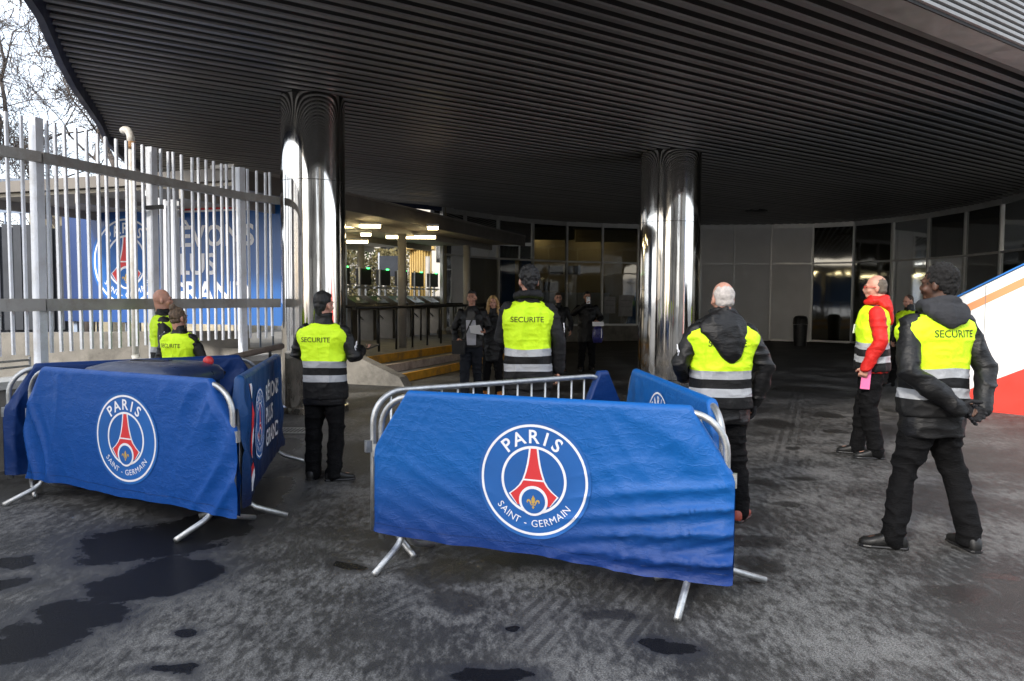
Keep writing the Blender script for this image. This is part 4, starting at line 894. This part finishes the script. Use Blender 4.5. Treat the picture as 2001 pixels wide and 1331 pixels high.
# ================================================================== PEOPLE
def hand(mb, wp, d, n, right=True, curl=.5, sc=1.0, fat=0.0, part=False):
    d = V(d).normalized(); n = V(n); n = (n - d * n.dot(d)).normalized(); l = d.cross(n) * (1 if right else -1)     # l: towards the thumb
    wp = V(wp)
    mb.loft([(wp + d * x * sc, l * (a * sc + fat), n * (b_ * sc + fat)) for x, a, b_ in ((-.02, .024, .019), (.0, .026, .019), (.03, .036, .018), (.06, .041, .016), (.088, .040, .013))], 12, 2.6)
    for i, L in enumerate((.070, .079, .074, .057)):
        p = wp + d * .083 * sc + l * (.030 - .0205 * i) * sc; pts = [p]; ang = 0; spread = (1.5 - i) * .05
        for fr, k in ((.45, .7), (.31, 1.0), (.26, .8)):
            ang += curl * k; dd = (d * math.cos(ang) + n * math.sin(ang) + l * spread).normalized(); pts.append(pts[-1] + dd * L * fr * sc)
        mb.tube(pts, [q * sc + fat for q in (.0095, .009, .0082, .0068)], 8, 1)
    p = wp + d * .022 * sc + l * .028 * sc; a = (d * .62 + l * .70 + n * .35).normalized(); b2 = (d * .85 + l * .20 + n * .5 * (1 + curl)).normalized()
    mb.tube([p, p + a * .042 * sc, p + a * .042 * sc + b2 * .028 * sc, p + a * .042 * sc + b2 * .05 * sc], [q * sc + fat for q in (.014, .0115, .0098, .0075)], 8, 1)

DEF = dict(H=1.78, yaw=0, tilt=0, roll=0, skin='light', hair='short', hairm='hair_black', jacket='jacket', vest=True, trousers='trousers', shoes='shoe', hem=.83, hood=None, hoodm='jacket', collar=1.565,
           text=False, fat=1.0, vox=.0085, lean=0.0, band=0.0, badge=None, gloves=False, glasses=None, face=True, vsh=1.0, vhem=.80, sleeve=None)
ARM_DOWN = {s: dict(el=(sg * .262, -.02, 1.15), wr=(sg * .285, .03, .905), d=(0, .1, -1), n=(-sg, .2, 0), curl=.5) for s, sg in (('R', 1), ('L', -1))}
LEGS = {s: dict(kn=(sg * .105, .025, .50), an=(sg * .12, -.015, .085), toe=sg * 12) for s, sg in (('R', 1), ('L', -1))}
def person(label, pos, heading, arms=None, legs=None, **kw):
    P = dict(DEF); P.update(kw); s = P['H'] / 1.78; f = P['fat']
    arms = {k: {**ARM_DOWN[k], **((arms or {}).get(k, {}))} for k in 'RL'}; legs = {k: {**LEGS[k], **((legs or {}).get(k, {}))} for k in 'RL'}
    root = thing('person', label, 'person', pos, heading); vox = P['vox']
    rnd = random.Random(label); sd = rnd.randint(1, 999)
    S = lambda p: V(p) * s
    lean = P['lean']
    def tz(z): return lean * max(0, z - .9)            # forward lean of the trunk
    def ring(z, cy, rx, ry, g=0.0, cx=0.0): return (S((cx, cy + tz(z), z)), V(((rx * f + g) * s, 0, 0)), V((0, (ry * f + g) * s, 0)))
    hz = V((0, tz(1.5), 0))
    # ---- head frame
    HM = Matrix.Translation(S((0, -.012, 1.56)) + hz * s) @ Euler((R(-P['tilt']), R(P['roll']), R(P['yaw'])), 'XYZ').to_matrix().to_4x4() @ Matrix.Scale(s, 4)
    hm = lambda p: HM @ V(p); HR = HM.to_3x3()
    def hell(mb, c, r, n=14, m=9): mb.ell(hm(c), r, HR, n, m)
    sh = {k: S((sg * .178 * (.6 + .4 * f), -.012 + tz(1.41), 1.412)) for k, sg in (('R', 1), ('L', -1))}
    J = {k: (sh[k], S(arms[k]['el']) + hz * s * .6, S(arms[k]['wr'])) for k in 'RL'}
    # ---- body
    b = MB()
    b.loft([ring(z, cy, rx * .88, ry * .86) for z, cy, rx, ry in ((.86, 0, .13, .09), (.95, 0, .155, .10), (1.08, 0, .135, .09), (1.22, 0, .15, .10), (1.36, -.005, .165, .10), (1.43, -.01, .12, .075), (1.48, -.012, .065, .06))], 18)
    b.tube([S((0, -.018, 1.44)) + hz * s, S((0, -.012, 1.52)) + hz * s, hm((0, -.002, .06))], [.058 * s, .053 * s, .052 * s], 14, 1)
    b.tube([hm((0, -.048, .075)), hm((0, -.036, .03)), S((0, -.022, 1.50)) + hz * s], [.046 * s, .050 * s, .053 * s], 12, 1)
    hell(b, (0, -.012, .125), (.0745, .093, .094)); hell(b, (0, .020, .075), (.060, .070, .078)); hell(b, (0, .055, .020), (.034, .034, .026)); hell(b, (0, .074, .118), (.052, .022, .020))
    hell(b, (0, .080, .060), (.030, .022, .028)); hell(b, (0, .098, .076), (.0125, .018, .016)); b.tube([hm((0, .083, .112)), hm((0, .104, .078))], [.009 * s, .0115 * s], 8, 1)
    for sg in (-1, 1): hell(b, (sg * .077, -.012, .085), (.010, .020, .033), 10, 7); hell(b, (sg * .040, .058, .068), (.026, .024, .024), 10, 7)
    for k in 'RL':
        p0, p1, p2 = J[k]; b.tube([p0, p0.lerp(p1, .5), p1, p1.lerp(p2, .4), p2], [q * s for q in (.050, .046, .038, .034, .017 if k in (P['gloves'] or '') else .026)], 12, 1)
        hand(b, p2, V(arms[k]['d']), V(arms[k]['n']), k == 'R', arms[k]['curl'], s * (.72 if k in (P['gloves'] or '') else 1))
        lg = legs[k]; sg = 1 if k == 'R' else -1
        b.tube([S((sg * .085, 0, .90)), S((sg * .09, .01, .75)), S(lg['kn']), S(lg['kn']).lerp(S(lg['an']), .35), S(lg['an'])], [q * s for q in (.080, .075, .053, .052, .036)], 12, 1)
        an = S(lg['an']); fd = Matrix.Rotation(R(-lg['toe']), 3, 'Z') @ V((0, 1, 0)); b.tube([an, an + fd * .05 * s - V((0, 0, .03 * s)), an + fd * .14 * s - V((0, 0, .045 * s))], [.034 * s, .034 * s, .024 * s], 10, 1)
    me, _ = remesh(b, 'body', SK[P['skin']], min(vox, .008), 2); link('body', me, root)
    # ---- face
    if P['face']:
        for sg in (-1, 1):
            e = MB(); hell(e, (sg * .029, .0815, .102), (.0115, .006, .0055), 10, 7); e.build('eye', MT['dark'], root, smooth=True)
            e = MB(); e.tube([hm((sg * .014, .094, .122)), hm((sg * .030, .094, .127)), hm((sg * .047, .083, .122))], [.0032 * s, .0042 * s, .0028 * s], 6, 1); e.build('eyebrow', MT[P['hairm'] if P['hairm'] != 'hair_grey' else 'hair_greybrown'], root, smooth=True)
        e = MB(); e.tube([hm((-.022, .086, .044)), hm((-.008, .097, .046)), hm((.008, .097, .046)), hm((.022, .086, .044))], [.003 * s, .0055 * s, .0055 * s, .003 * s], 6, 1); e.build('mouth', LIP[P['skin']], root, smooth=True)
    # ---- jacket
    hem = P['hem']; j = MB()
    rings = [(hem, 0, .183, .128), (hem + .04, 0, .188, .132), (1.0, 0, .180, .125), (1.12, 0, .174, .120), (1.24, 0, .183, .124), (1.34, -.003, .192, .122), (1.40, -.008, .180, .108), (1.445, -.010, .135, .088), (1.485, -.012, .088, .076), (1.52, -.012, .074, .070), (P['collar'], -.010, .072, .070)]
    j.loft([ring(*q) for q in rings], 26, 2.3)
    for k in 'RL':
        p0, p1, p2 = J[k]; q2 = p2 + (p2 - p1).normalized() * .0
        j.tube([p0, p0.lerp(p1, .45), p1, p1.lerp(p2, .35), p1.lerp(p2, .8), q2], [x * s * (.5 + .5 * f) for x in (.068, .066, .061, .061, .052, .050)], 14, 1)
    wr = lambda a_: (lambda co: a_ * s * ((1 - np.abs(vnoise(co * np.array([8, 8, 15]) / s, sd))) ** 3 * 1.5 - .45 + .5 * vnoise(co * np.array([5, 5, 5]), sd + 3) + .3 * (1 - np.abs(vnoise(co * np.array([15, 15, 24]) / s, sd + 4))) ** 4))
    me, _ = remesh(j, 'jacket', MT[P['jacket']], vox + .001, 4, wr(.010)); link('jacket', me, root)
    # ---- trousers
    t_ = MB(); t_.loft([ring(z, 0, rx, ry) for z, rx, ry in ((.99, .160, .112), (.92, .168, .118), (.84, .170, .118), (.79, .15, .11))], 20, 2.2)
    for k in 'RL':
        lg = legs[k]; sg = 1 if k == 'R' else -1; kn, an = S(lg['kn']), S(lg['an'])
        t_.tube([S((sg * .080 * f, 0, .88)), S((sg * .088 * f, .005, .78)), S((sg * .09, .01, .68)).lerp(kn, .3), kn, kn.lerp(an, .4), an + V((0, 0, .035 * s)), an - V((0, 0, .02 * s))], [q * s * (.6 + .4 * f) for q in (.100, .098, .090, .076, .070, .066, .070)], 16, 1)
    me, _ = remesh(t_, 'trousers', MT[P['trousers']], vox + .001, 3, wr(.011)); link('trousers', me, root)
    # ---- shoes
    for k in 'RL':
        lg = legs[k]; an = S(lg['an']); fd = Matrix.Rotation(R(-lg['toe']), 3, 'Z'); z0 = max(0.0, an.z - .085 * s); q = MB(); base = V((an.x, an.y, z0))
        q.loft([(base + fd @ V((0, y * s, h * s / 2 + .004)), fd @ V((w_ * s, 0, 0)), V((0, 0, h * s / 2))) for y, w_, h in ((-.085, .020, .05), (-.072, .036, .085), (-.03, .044, .115), (.03, .046, .105), (.08, .050, .078), (.13, .052, .060), (.17, .046, .052), (.195, .026, .036))], 16, 2.6)
        sm = P['shoes'] if isinstance(P['shoes'], str) else P['shoes'][k]
        q.build('shoe', MT[sm], root, smooth=True)
        q = MB(); q.loft([(base + fd @ V((0, y * s, .010)), fd @ V((w_ * s, 0, 0)), V((0, 0, .0098))) for y, w_ in ((-.088, .022), (-.075, .040), (-.02, .045), (.05, .048), (.13, .056), (.175, .049), (.20, .026))], 12, 4); q.build('sole', MT['dark'], root)
    # ---- vest
    vo = None
    if P['vest']:
        v = MB(); vh = P['vhem']; g = .016
        v.loft([ring(z, cy, rx * (P['vsh'] if z > 1.28 else 1), ry, g) for z, cy, rx, ry in ((vh, 0, .186, .130), (vh + .03, 0, .188, .131), (1.0, 0, .182, .126), (1.12, 0, .178, .122), (1.24, 0, .190, .126), (1.33, -.003, .222, .126), (1.385, -.006, .232, .116), (1.425, -.010, .208, .104), (1.455, -.012, .150, .088), (1.478, -.012, .100, .074))], 30, 2.5)
        wv = (lambda co: s * (.015 * (1 - np.abs(vnoise(co * np.array([11, 11, 4.5]) / s, sd + 5))) ** 3 + .006 * (1 - np.abs(vnoise(co * np.array([9, 9, 22]) / s, sd + 15))) ** 3 + .006 * vnoise(co * np.array([6, 6, 9]) / s, sd + 6) - .006))
        me, co = remesh(v, 'vest', MT['vest'], vox, 2, wv)
        at = me.attributes.new('band', 'FLOAT', 'POINT'); x = np.abs(co[:, 0])
        at.data.foreach_set('value', ((co[:, 2] / s - P['band'] - .70 + .012 * vnoise(co * 5, sd)) / .68).astype(np.float32))
        vo = link('vest', me, root); bv = BVHTree.FromPolygons([tuple(q) for q in co], [tuple(p.vertices) for p in me.polygons])
        if P['text']:
            tx = Print(); tx.text('SECURITE', (0, 0), .044 * s, .004, 0, 1.02)
            def tm(xs, zs, l):
                out = []
                for x, z in zip(xs, zs):
                    h = bv.ray_cast(V((x + P.get('tx', 0) * s, -1, z + P.get('tzz', 1.315) * s)), V((0, 1, 0)))[0]; out.append((h if h else V((x, -.15, z + 1.315 * s))) - V((0, l, 0)))
                return out
            tx.build('back_print', MT['text'], vo, tm, .003, .012)
        # black binding round the vest neck
        n_ = MB(); n_.tube([S((math.cos(a) * .098 * f, -.012 + tz(1.48) + math.sin(a) * .074 * f, 1.482)) for a in [2 * math.pi * i / 20 for i in range(21)]], .008 * s, 8); n_.build('neck_binding', MT['dark'], vo, smooth=True)
    for k in (P['badge'] or ''):
        p0, p1, p2 = J[k]; c = p0.lerp(p1, .55); sg = 1 if k == 'R' else -1; q = MB()
        for i, a in enumerate((-50, -15, 20, 60)):
            e = c + V((sg * .075 * s, -.03 * s, 0)); dd = V((0, math.cos(R(a)), math.sin(R(a)))); q.bar(e - dd * .02 * s + V((0, .01 * i - .015, .012 * i - .02)) * s, e + dd * .03 * s + V((0, .01 * i - .015, .012 * i - .02)) * s, .006, .009)
        q.build('sleeve_badge', MT['print_white'], root)
    # ---- hood
    hd = P['hood']
    if hd:
        h = MB()
        if hd == 'long':     # hanging black hood drawn down to a point
            h.loft([ring(1.57, -.045, .075, .055), ring(1.53, -.075, .105, .060), ring(1.48, -.105, .145, .052, cx=-.02), ring(1.42, -.130, .150, .042, cx=-.02), ring(1.35, -.150, .120, .036, cx=.0), ring(1.28, -.158, .085, .030, cx=.015), ring(1.22, -.160, .048, .022, cx=.025), ring(1.19, -.160, .02, .012, cx=.03)], 22, 2.2)
            h.tube([S((-.17, .02, 1.475)), S((-.12, -.05, 1.50)), S((-.08, -.10, 1.51))], [.02 * s, .035 * s, .05 * s], 10, 1)
            h.tube([S((-.085, -.02, 1.56)), S((0, -.09, 1.585)), S((.085, -.02, 1.56))], .022 * s, 10, 1)
        else:                # thick hood rolled round the neck
            lo = 1.30
            if hd == 'collar': pass
            elif hd == 'short': h.loft([ring(1.555, -.045, .085, .065), ring(1.53, -.070, .125, .080), ring(1.49, -.095, .140, .070), ring(1.455, -.120, .115, .055), ring(1.42, -.140, .075, .036), ring(1.395, -.145, .03, .018)], 22, 2.2)
            else: h.loft([ring(1.56, -.045, .085, .065), ring(1.53, -.070, .120, .075), ring(1.48, -.095, .130, .065), ring(1.43, -.120, .105, .050), ring(1.38, -.140, .075, .036), ring(lo, -.150, .035, .020)], 22, 2.2)
            h.tube([S((math.cos(R(a)) * .095, -.02 + math.sin(R(a)) * .088, 1.535 - .02 * math.sin(R(a)))) + hz * s for a in range(-230, 51, 20)], .032 * s, 12, 1)
        wh = (lambda co: s * (.014 * (1 - np.abs(vnoise(co * np.array([15, 15, 9]) / s, sd + 8))) ** 2 - .005))
        me, _ = remesh(h, 'hood', MT[P['hoodm']], .008, 2, wh); link('hood', me, root)
    # ---- hair
    hk = P['hair']; hr = MB(); amp = .004
    if hk in ('short', 'thick', 'curly', 'buzz'):
        g = dict(short=.0045, thick=.013, curly=.010, buzz=.003)[hk]
        hell(hr, (0, -.024, .138 + g * .4), (.0755 + g, .087 + g, .087 + g)); hell(hr, (0, -.040, .095), (.066 + g * .6, .062 + g * .6, .05))
        hr.tube([hm((0, -.058, .09)), hm((0, -.053, .045)), hm((0, -.044, .008))], [(.055 + g * .4) * s, (.047 + g * .2) * s, .040 * s], 12, 1)
        if hk == 'short': hell(hr, (0, .026, .186), (.060, .050, .031))
        if hk == 'thick': hell(hr, (0, .035, .19), (.06, .05, .03)); amp = .010
        if hk == 'curly': amp = .009
    elif hk == 'thin':
        hell(hr, (0, -.028, .122), (.0785, .083, .083)); hell(hr, (0, -.046, .075), (.069, .060, .050)); amp = .0035
    elif hk == 'fringe':       # bald crown, hair at sides and nape
        hell(hr, (0, -.034, .100), (.0805, .078, .062)); hell(hr, (0, -.045, .070), (.070, .062, .045)); amp = .003
    elif hk == 'bun':
        hell(hr, (0, -.024, .135), (.084, .096, .097)); hell(hr, (0, -.05, .08), (.068, .056, .055)); hell(hr, (-.01, -.075, .225), (.046, .044, .040)); hr.tube([hm((.072, .03, .13)), hm((.082, .03, .06)), hm((.078, .02, -.02))], [.016 * s, .014 * s, .006 * s], 8, 1); amp = .008
    elif hk == 'long':
        hell(hr, (0, -.024, .138), (.086, .096, .094)); hell(hr, (0, -.05, .06), (.082, .055, .10))
        for sg in (-1, 1): hr.tube([hm((sg * .035, .055, .205)), hm((sg * .074, .035, .14)), hm((sg * .088, .02, .03)), hm((sg * .095, .035, -.09)), hm((sg * .085, .06, -.17))], [q * s for q in (.014, .026, .032, .030, .012)], 10, 1)
        amp = .007
    if hk != 'bald':
        fr = 40 if hk != 'curly' else 60
        me, _ = remesh(hr, 'hair', MT[P['hairm']], .006, 1, lambda co: s * (amp * vnoise(co * fr / s, sd + 11) + amp * .6 * vnoise(co * fr * 2.1 / s, sd + 12))); link('hair', me, root)
    if P['glasses']:
        g_ = MB()
        for sg in (-1, 1):
            g_.tube([hm((sg * .031 + .022 * math.cos(a), .098, .100 + .015 * math.sin(a))) for a in [2 * math.pi * i / 12 for i in range(13)]], .0026 * s, 6); g_.tube([hm((sg * .053, .095, .106)), hm((sg * .080, .03, .104)), hm((sg * .081, -.02, .100))], .003 * s, 6)
        g_.build('glasses', P['glasses'], root, smooth=True)
    if P['gloves']:
        for k in P['gloves']:
            q = MB(); hand(q, J[k][2], V(arms[k]['d']), V(arms[k]['n']), k == 'R', arms[k]['curl'], s * 1.04, .0035); q.tube([J[k][2] - V(arms[k]['d']).normalized() * .05, J[k][2] + V(arms[k]['d']).normalized() * .02], [.036 * s, .031 * s], 10, 1)
            me, _ = remesh(q, 'glove', MT['glove'], .0055, 1); link('glove', me, root)
    root['_s'] = s
    M_ = Matrix.Translation(V(pos)) @ Matrix.Rotation(heading, 4, 'Z')
    return root, (lambda p: M_ @ S(p))
LIP = {'light': flat('lip_light', (.36, .12, .10), .5), 'tan': flat('lip_tan', (.30, .11, .09), .5), 'dark': flat('lip_dark', (.06, .025, .02), .5)}
gnd = lambda px, dep: V((D(px, 900, dep).x, dep, 0))

# --- guards
person('bald guard in yellow vest standing sideways behind the woman with a bun', gnd(326, 8.2), R(-62), H=1.66, hair='bald', yaw=0, collar=1.555, text=False, badge='R')
person('woman guard with streaked hair in a bun wearing a yellow vest', gnd(356, 7.55), R(-14), H=1.475, hair='bun', hairm='hair_streak', yaw=-18, text=True, tx=-.03, fat=1.02, face=True, arms={'R': dict(el=(.30, .02, 1.16), wr=(.26, .20, 1.05))}, vhem=.8)
P3, x3 = person('guard with short black hair in yellow vest facing the turnstiles', gnd(636, 6.62), R(-8), H=1.635, hair='short', hairm='hair_black', yaw=-20, text=True, tx=-.03, collar=1.575, fat=1.04, badge='R', hem=.72, vhem=.78,
       arms={'R': dict(el=(.30, -.02, 1.17), wr=(.27, .22, 1.22), d=(.2, 1, .1), n=(0, 0, 1), curl=.3), 'L': dict(el=(-.30, .04, 1.19), wr=(-.16, .24, 1.16), d=(.6, .8, 0), n=(0, 0, 1))},
       legs={'L': dict(kn=(-.12, .02, .50), an=(-.125, 0, .085), toe=5), 'R': dict(kn=(.10, .03, .5), an=(.09, -.02, .085), toe=62)})
p = x3((.31, .33, 1.25)); tb = MB().box((0, 0, 0), (.13, .20, .012)).build('tablet', MT['dark']); tb.location = p; tb.rotation_euler = (R(8), 0, R(-20)); tag(tb, 'dark tablet held out by the guard at the column', 'tablet')
person('tall black haired guard in yellow vest behind the bare barrier', gnd(1030, 6.85), R(4), H=1.87, hair='thick', hairm='hair_black', yaw=6, text=True, hood='collar', hoodm='jacket_grey', jacket='jacket_grey', badge='R', hem=.60, band=-.04, vhem=.74, tx=-.02, fat=.98,
       arms={'R': dict(el=(.27, -.02, 1.14), wr=(.27, .06, .90)), 'L': dict(el=(-.235, .06, 1.16), wr=(-.14, .24, 1.08))})
person('white haired guard with black hood hanging over his yellow vest', gnd(1404, 5.45), R(3), H=1.715, hair='thin', hairm='hair_grey', yaw=4, text=True, hood='long', badge='L', fat=1.12, gloves='R', shoes=dict(R='shoe_red', L='shoe'), vhem=.86, hem=.74, glasses=MT['dark'],
       arms={'R': dict(el=(.33, -.03, 1.15), wr=(.285, .05, .89), d=(-.1, .1, -1)), 'L': dict(el=(-.315, -.02, 1.17), wr=(-.22, .18, 1.06), d=(.6, .6, -.2))},
       legs={'R': dict(kn=(.14, .03, .5), an=(.165, 0, .085), toe=35), 'L': dict(kn=(-.04, .05, .5), an=(-.05, .03, .085), toe=-10)})
P6, x6 = person('man in red jacket and yellow vest holding a pink sheet', gnd(1697, 7.75), R(70), H=1.84, hair='thin', hairm='hair_greybrown', yaw=-2, jacket='red_jacket', hood='roll', hoodm='red_jacket', glasses=MT['red_wall'], fat=1.08, vsh=.82, collar=1.58, hem=.84, vhem=.86, shoes='shoe',
       arms={'L': dict(el=(-.275, -.055, 1.16), wr=(-.265, .075, .905), d=(.05, .25, -1), n=(1, 0, 0), curl=1.25), 'R': dict(el=(.25, .0, 1.16), wr=(.20, .04, .92))},
       legs={'L': dict(kn=(-.10, .03, .50), an=(-.10, -.05, .085), toe=-8), 'R': dict(kn=(.10, .06, .5), an=(.11, .09, .085), toe=5)})
p = x6((-.225, .065, .80)); pk_ = MB().box((0, 0, 0), (.012, .085, .23)).build('pink_sheet', MT['pink']); pk_.location = p; pk_.rotation_euler = (R(4), 0, R(70)); tag(pk_, 'folded pink sheet in the hand of the man in red', 'paper')
b_ = MB().box((0, 0, 0), (.055, .006, .09)).build('id_badge', MT['paper']); b_.location = x6((-.075, .168, 1.26)); b_.rotation_euler = (R(8), 0, R(70 - 22)); tag(b_, 'white pass hanging on the chest of the man in red', 'badge')
person('guard with curly black hair and grey hood, gloved hands clasped behind him', (2.72, 4.93, 0), R(10), H=1.82, skin='dark', hair='curly', hairm='hair_curly', yaw=28, text=True, tzz=1.335, hood='short', hoodm='hood_grey', gloves='RL', fat=1.05, hem=.71, vhem=.84, band=.01, tx=.025, shoes=dict(R='shoe', L='shoe'),
       arms={'R': dict(el=(.285, -.11, 1.13), wr=(.175, -.205, .91), d=(-.75, -.15, -.45), n=(0, -1, .1), curl=.45), 'L': dict(el=(-.275, -.12, 1.13), wr=(.0, -.225, .915), d=(1, -.1, -.35), n=(0, -1, 0), curl=.6)},
       legs={'R': dict(kn=(.17, .02, .50), an=(.20, -.12, .085), toe=8), 'L': dict(kn=(-.15, .04, .50), an=(-.26, -.02, .085), toe=-62)})
person('guard in yellow vest and black scarf half hidden behind the slim post', gnd(1765, 13.9), R(118), H=1.68, hair='buzz', hairm='hair_brown', yaw=-10, tilt=14, vox=.011, hood=None, collar=1.60, legs={'R': dict(kn=(.16, .05, .5), an=(.24, .10, .085), toe=10)})
# --- visitors
P9, x9 = person('dark haired man in black jacket and grey shirt holding a paper', gnd(921, 11.9), R(176), H=1.70, hair='short', hairm='hair_black', skin='tan', vest=False, trousers='jeans', yaw=-4, vox=.010, hem=.86, collar=1.53,
       arms={'R': dict(el=(.29, -.02, 1.16), wr=(.24, .12, .99), d=(-.3, .6, -.5), n=(-.5, 0, -.5), curl=.9), 'L': dict(el=(-.28, -.02, 1.16), wr=(-.23, .20, 1.10), d=(.5, .7, .1), n=(.3, 0, .8), curl=.9)},
       legs={'R': dict(kn=(.10, .08, .5), an=(.10, .06, .085), toe=6), 'L': dict(kn=(-.09, .02, .5), an=(-.10, -.10, .085), toe=-6)})
q = MB(); s9 = 1.70 / 1.78
q.slab([V(p) * s9 for p in ((-.085, .128, .90), (.06, .128, .90), (.07, .130, 1.10), (.075, .130, 1.30), (-.08, .130, 1.30), (-.09, .130, 1.1))], (0, .012, 0)).build('shirt', MT['shirt_grey'], P9)
MB().slab([V(p) * s9 for p in ((-.08, .131, 1.30), (.075, .131, 1.30), (.05, .110, 1.44), (-.05, .110, 1.44))], (0, .012, 0)).build('shirt_yoke', MT['dark'], P9)
MB().slab([V(p) * s9 for p in ((-.085, .150, 1.40), (-.06, .150, 1.42), (.13, .158, 1.0), (.105, .158, 1.0))], (0, .008, 0)).build('bag_strap', MT['black_metal'], P9)
pp = MB().slab([(-.10, 0, -.07), (.10, 0, -.03), (.11, 0, .10), (-.05, 0, .12)], (0, .003, 0)).build('paper_sheet', MT['paper']); pp.location = x9((-.12, .29, 1.13)); pp.rotation_euler = (R(-35), 0, R(176)); tag(pp, 'white paper sheet in the hand of the man in grey shirt', 'paper')
bg_ = thing('shoulder_bag', 'small black shoulder bag on the hip of the man in grey shirt', 'bag', x9((.19, .17, .88)), R(176)); MB().loft([(V((0, 0, -.12)), V((.10, 0, 0)), V((0, .03, 0))), (V((0, 0, .09)), V((.11, 0, 0)), V((0, .035, 0)))], 14, 5).build('pouch', MT['jacket'], bg_); MB().box((0, -.036, .03), (.19, .012, .10)).build('flap', MT['black_metal'], bg_)
person('woman with long blonde hair in black coat beside the man with the paper', gnd(962, 12.35), R(172), H=1.615, hair='long', hairm='hair_blonde', vest=False, yaw=8, vox=.010, hem=.62, fat=.92, shoes='shoe_orange')
person('man in black sweater and glasses in front of the glass wall', gnd(1088, 16.2), R(184), H=1.695, hair='short', hairm='hair_brown', vest=False, vox=.011, glasses=MT['dark'], fat=.94, arms={'L': dict(el=(-.30, -.04, 1.15), wr=(-.27, .06, .97))})
P12, x12 = person('man in long black coat taking a photo with a raised phone', gnd(1144, 16.7), R(182), H=1.73, hair='short', hairm='hair_black', skin='tan', vest=False, vox=.011, hem=.66, fat=1.1, glasses=MT['dark'],
       arms={'R': dict(el=(.33, .10, 1.28), wr=(.075, .27, 1.50), d=(-.5, .3, .7), n=(-.6, .0, .4), curl=.9), 'L': dict(el=(-.32, .02, 1.17), wr=(-.22, .22, 1.15), d=(.3, .6, -.5), n=(.3, 0, -.6), curl=1.1)})
ph = thing('phone', 'white phone held up by the man in the long coat', 'phone', x12((.02, .31, 1.585)), R(182)); MB().box((0, 0, 0), (.075, .010, .145)).build('case', MT['paper'], ph); MB().box((.0, -.0065, 0), (.066, .004, .125)).build('screen', MT['dark'], ph); MB().box((.02, .0065, .05), (.02, .004, .02)).build('lens', MT['dark'], ph)
pb = thing('plastic_bag', 'dark blue plastic bag with white top hanging from the photographer', 'bag', x12((-.20, .30, .84)), R(182))
q = MB(); q.loft([(V((0, 0, -.18)), V((.09, 0, 0)), V((0, .03, 0))), (V((0, 0, -.05)), V((.12, 0, 0)), V((0, .05, 0))), (V((0, 0, .10)), V((.11, 0, 0)), V((0, .04, 0))), (V((0, 0, .18)), V((.05, 0, 0)), V((0, .02, 0)))], 14, 3)
q.build('sack', pm('purple_bag', (.03, .03, .14), .3, 0, .4, 14), pb, smooth=True); MB().box((0, .02, .22), (.24, .012, .09)).build('white_leaflet', MT['paper'], pb); MB().box((-.07, .055, .02), (.015, .01, .2)).build('printed_stripe', MT['print_white'], pb)

# ------------------------------------------------------------------ street behind the camera (out of view, mirrored in columns and glass; tower added to shade the left)
for i, (x, y, wd, h, lab) in enumerate(((-24.75, -30, 7.5, 27, 'unseen apartment tower added across the street to shade the left side'), (6, -36, 22, 16, 'tall plastered apartment block across the street'), (34, -26, 18, 12, 'plastered apartment block at the end of the street'))):
    b = thing('apartment_block', lab, 'building', (x, y, 0)); MB().box((0, 0, h / 2), (wd, 9, h)).build('wall', MT['plaster'], b); MB().box((0, 0, h + .4), (wd + .8, 9.8, .8)).build('roof', MT['corr'], b)
    for fl in range(int(h // 3)):
        for k in range(int(wd // 3)): MB().box((-wd / 2 + 1.8 + k * 2.9, 4.53, 1.9 + fl * 3), (1.2, .1, 1.7)).build('window', MT['dark_glass'], b)

src = [o for o in col.objects if o.name.startswith('bare_tree')][0]
for x, y, rz in ((9, -15, 1.0), (16, -9, 2.2), (-14, -19, 3.0), (3, -22, 4.1)):
    t = src.copy(); col.objects.link(t); t.location = (x, y, 0); t.rotation_euler = (0, 0, rz); t['label'] = 'bare street tree before the apartment blocks'; t['group'] = 'street trees'
    for ch in src.children:
        c = ch.copy(); col.objects.link(c); c.parent = t
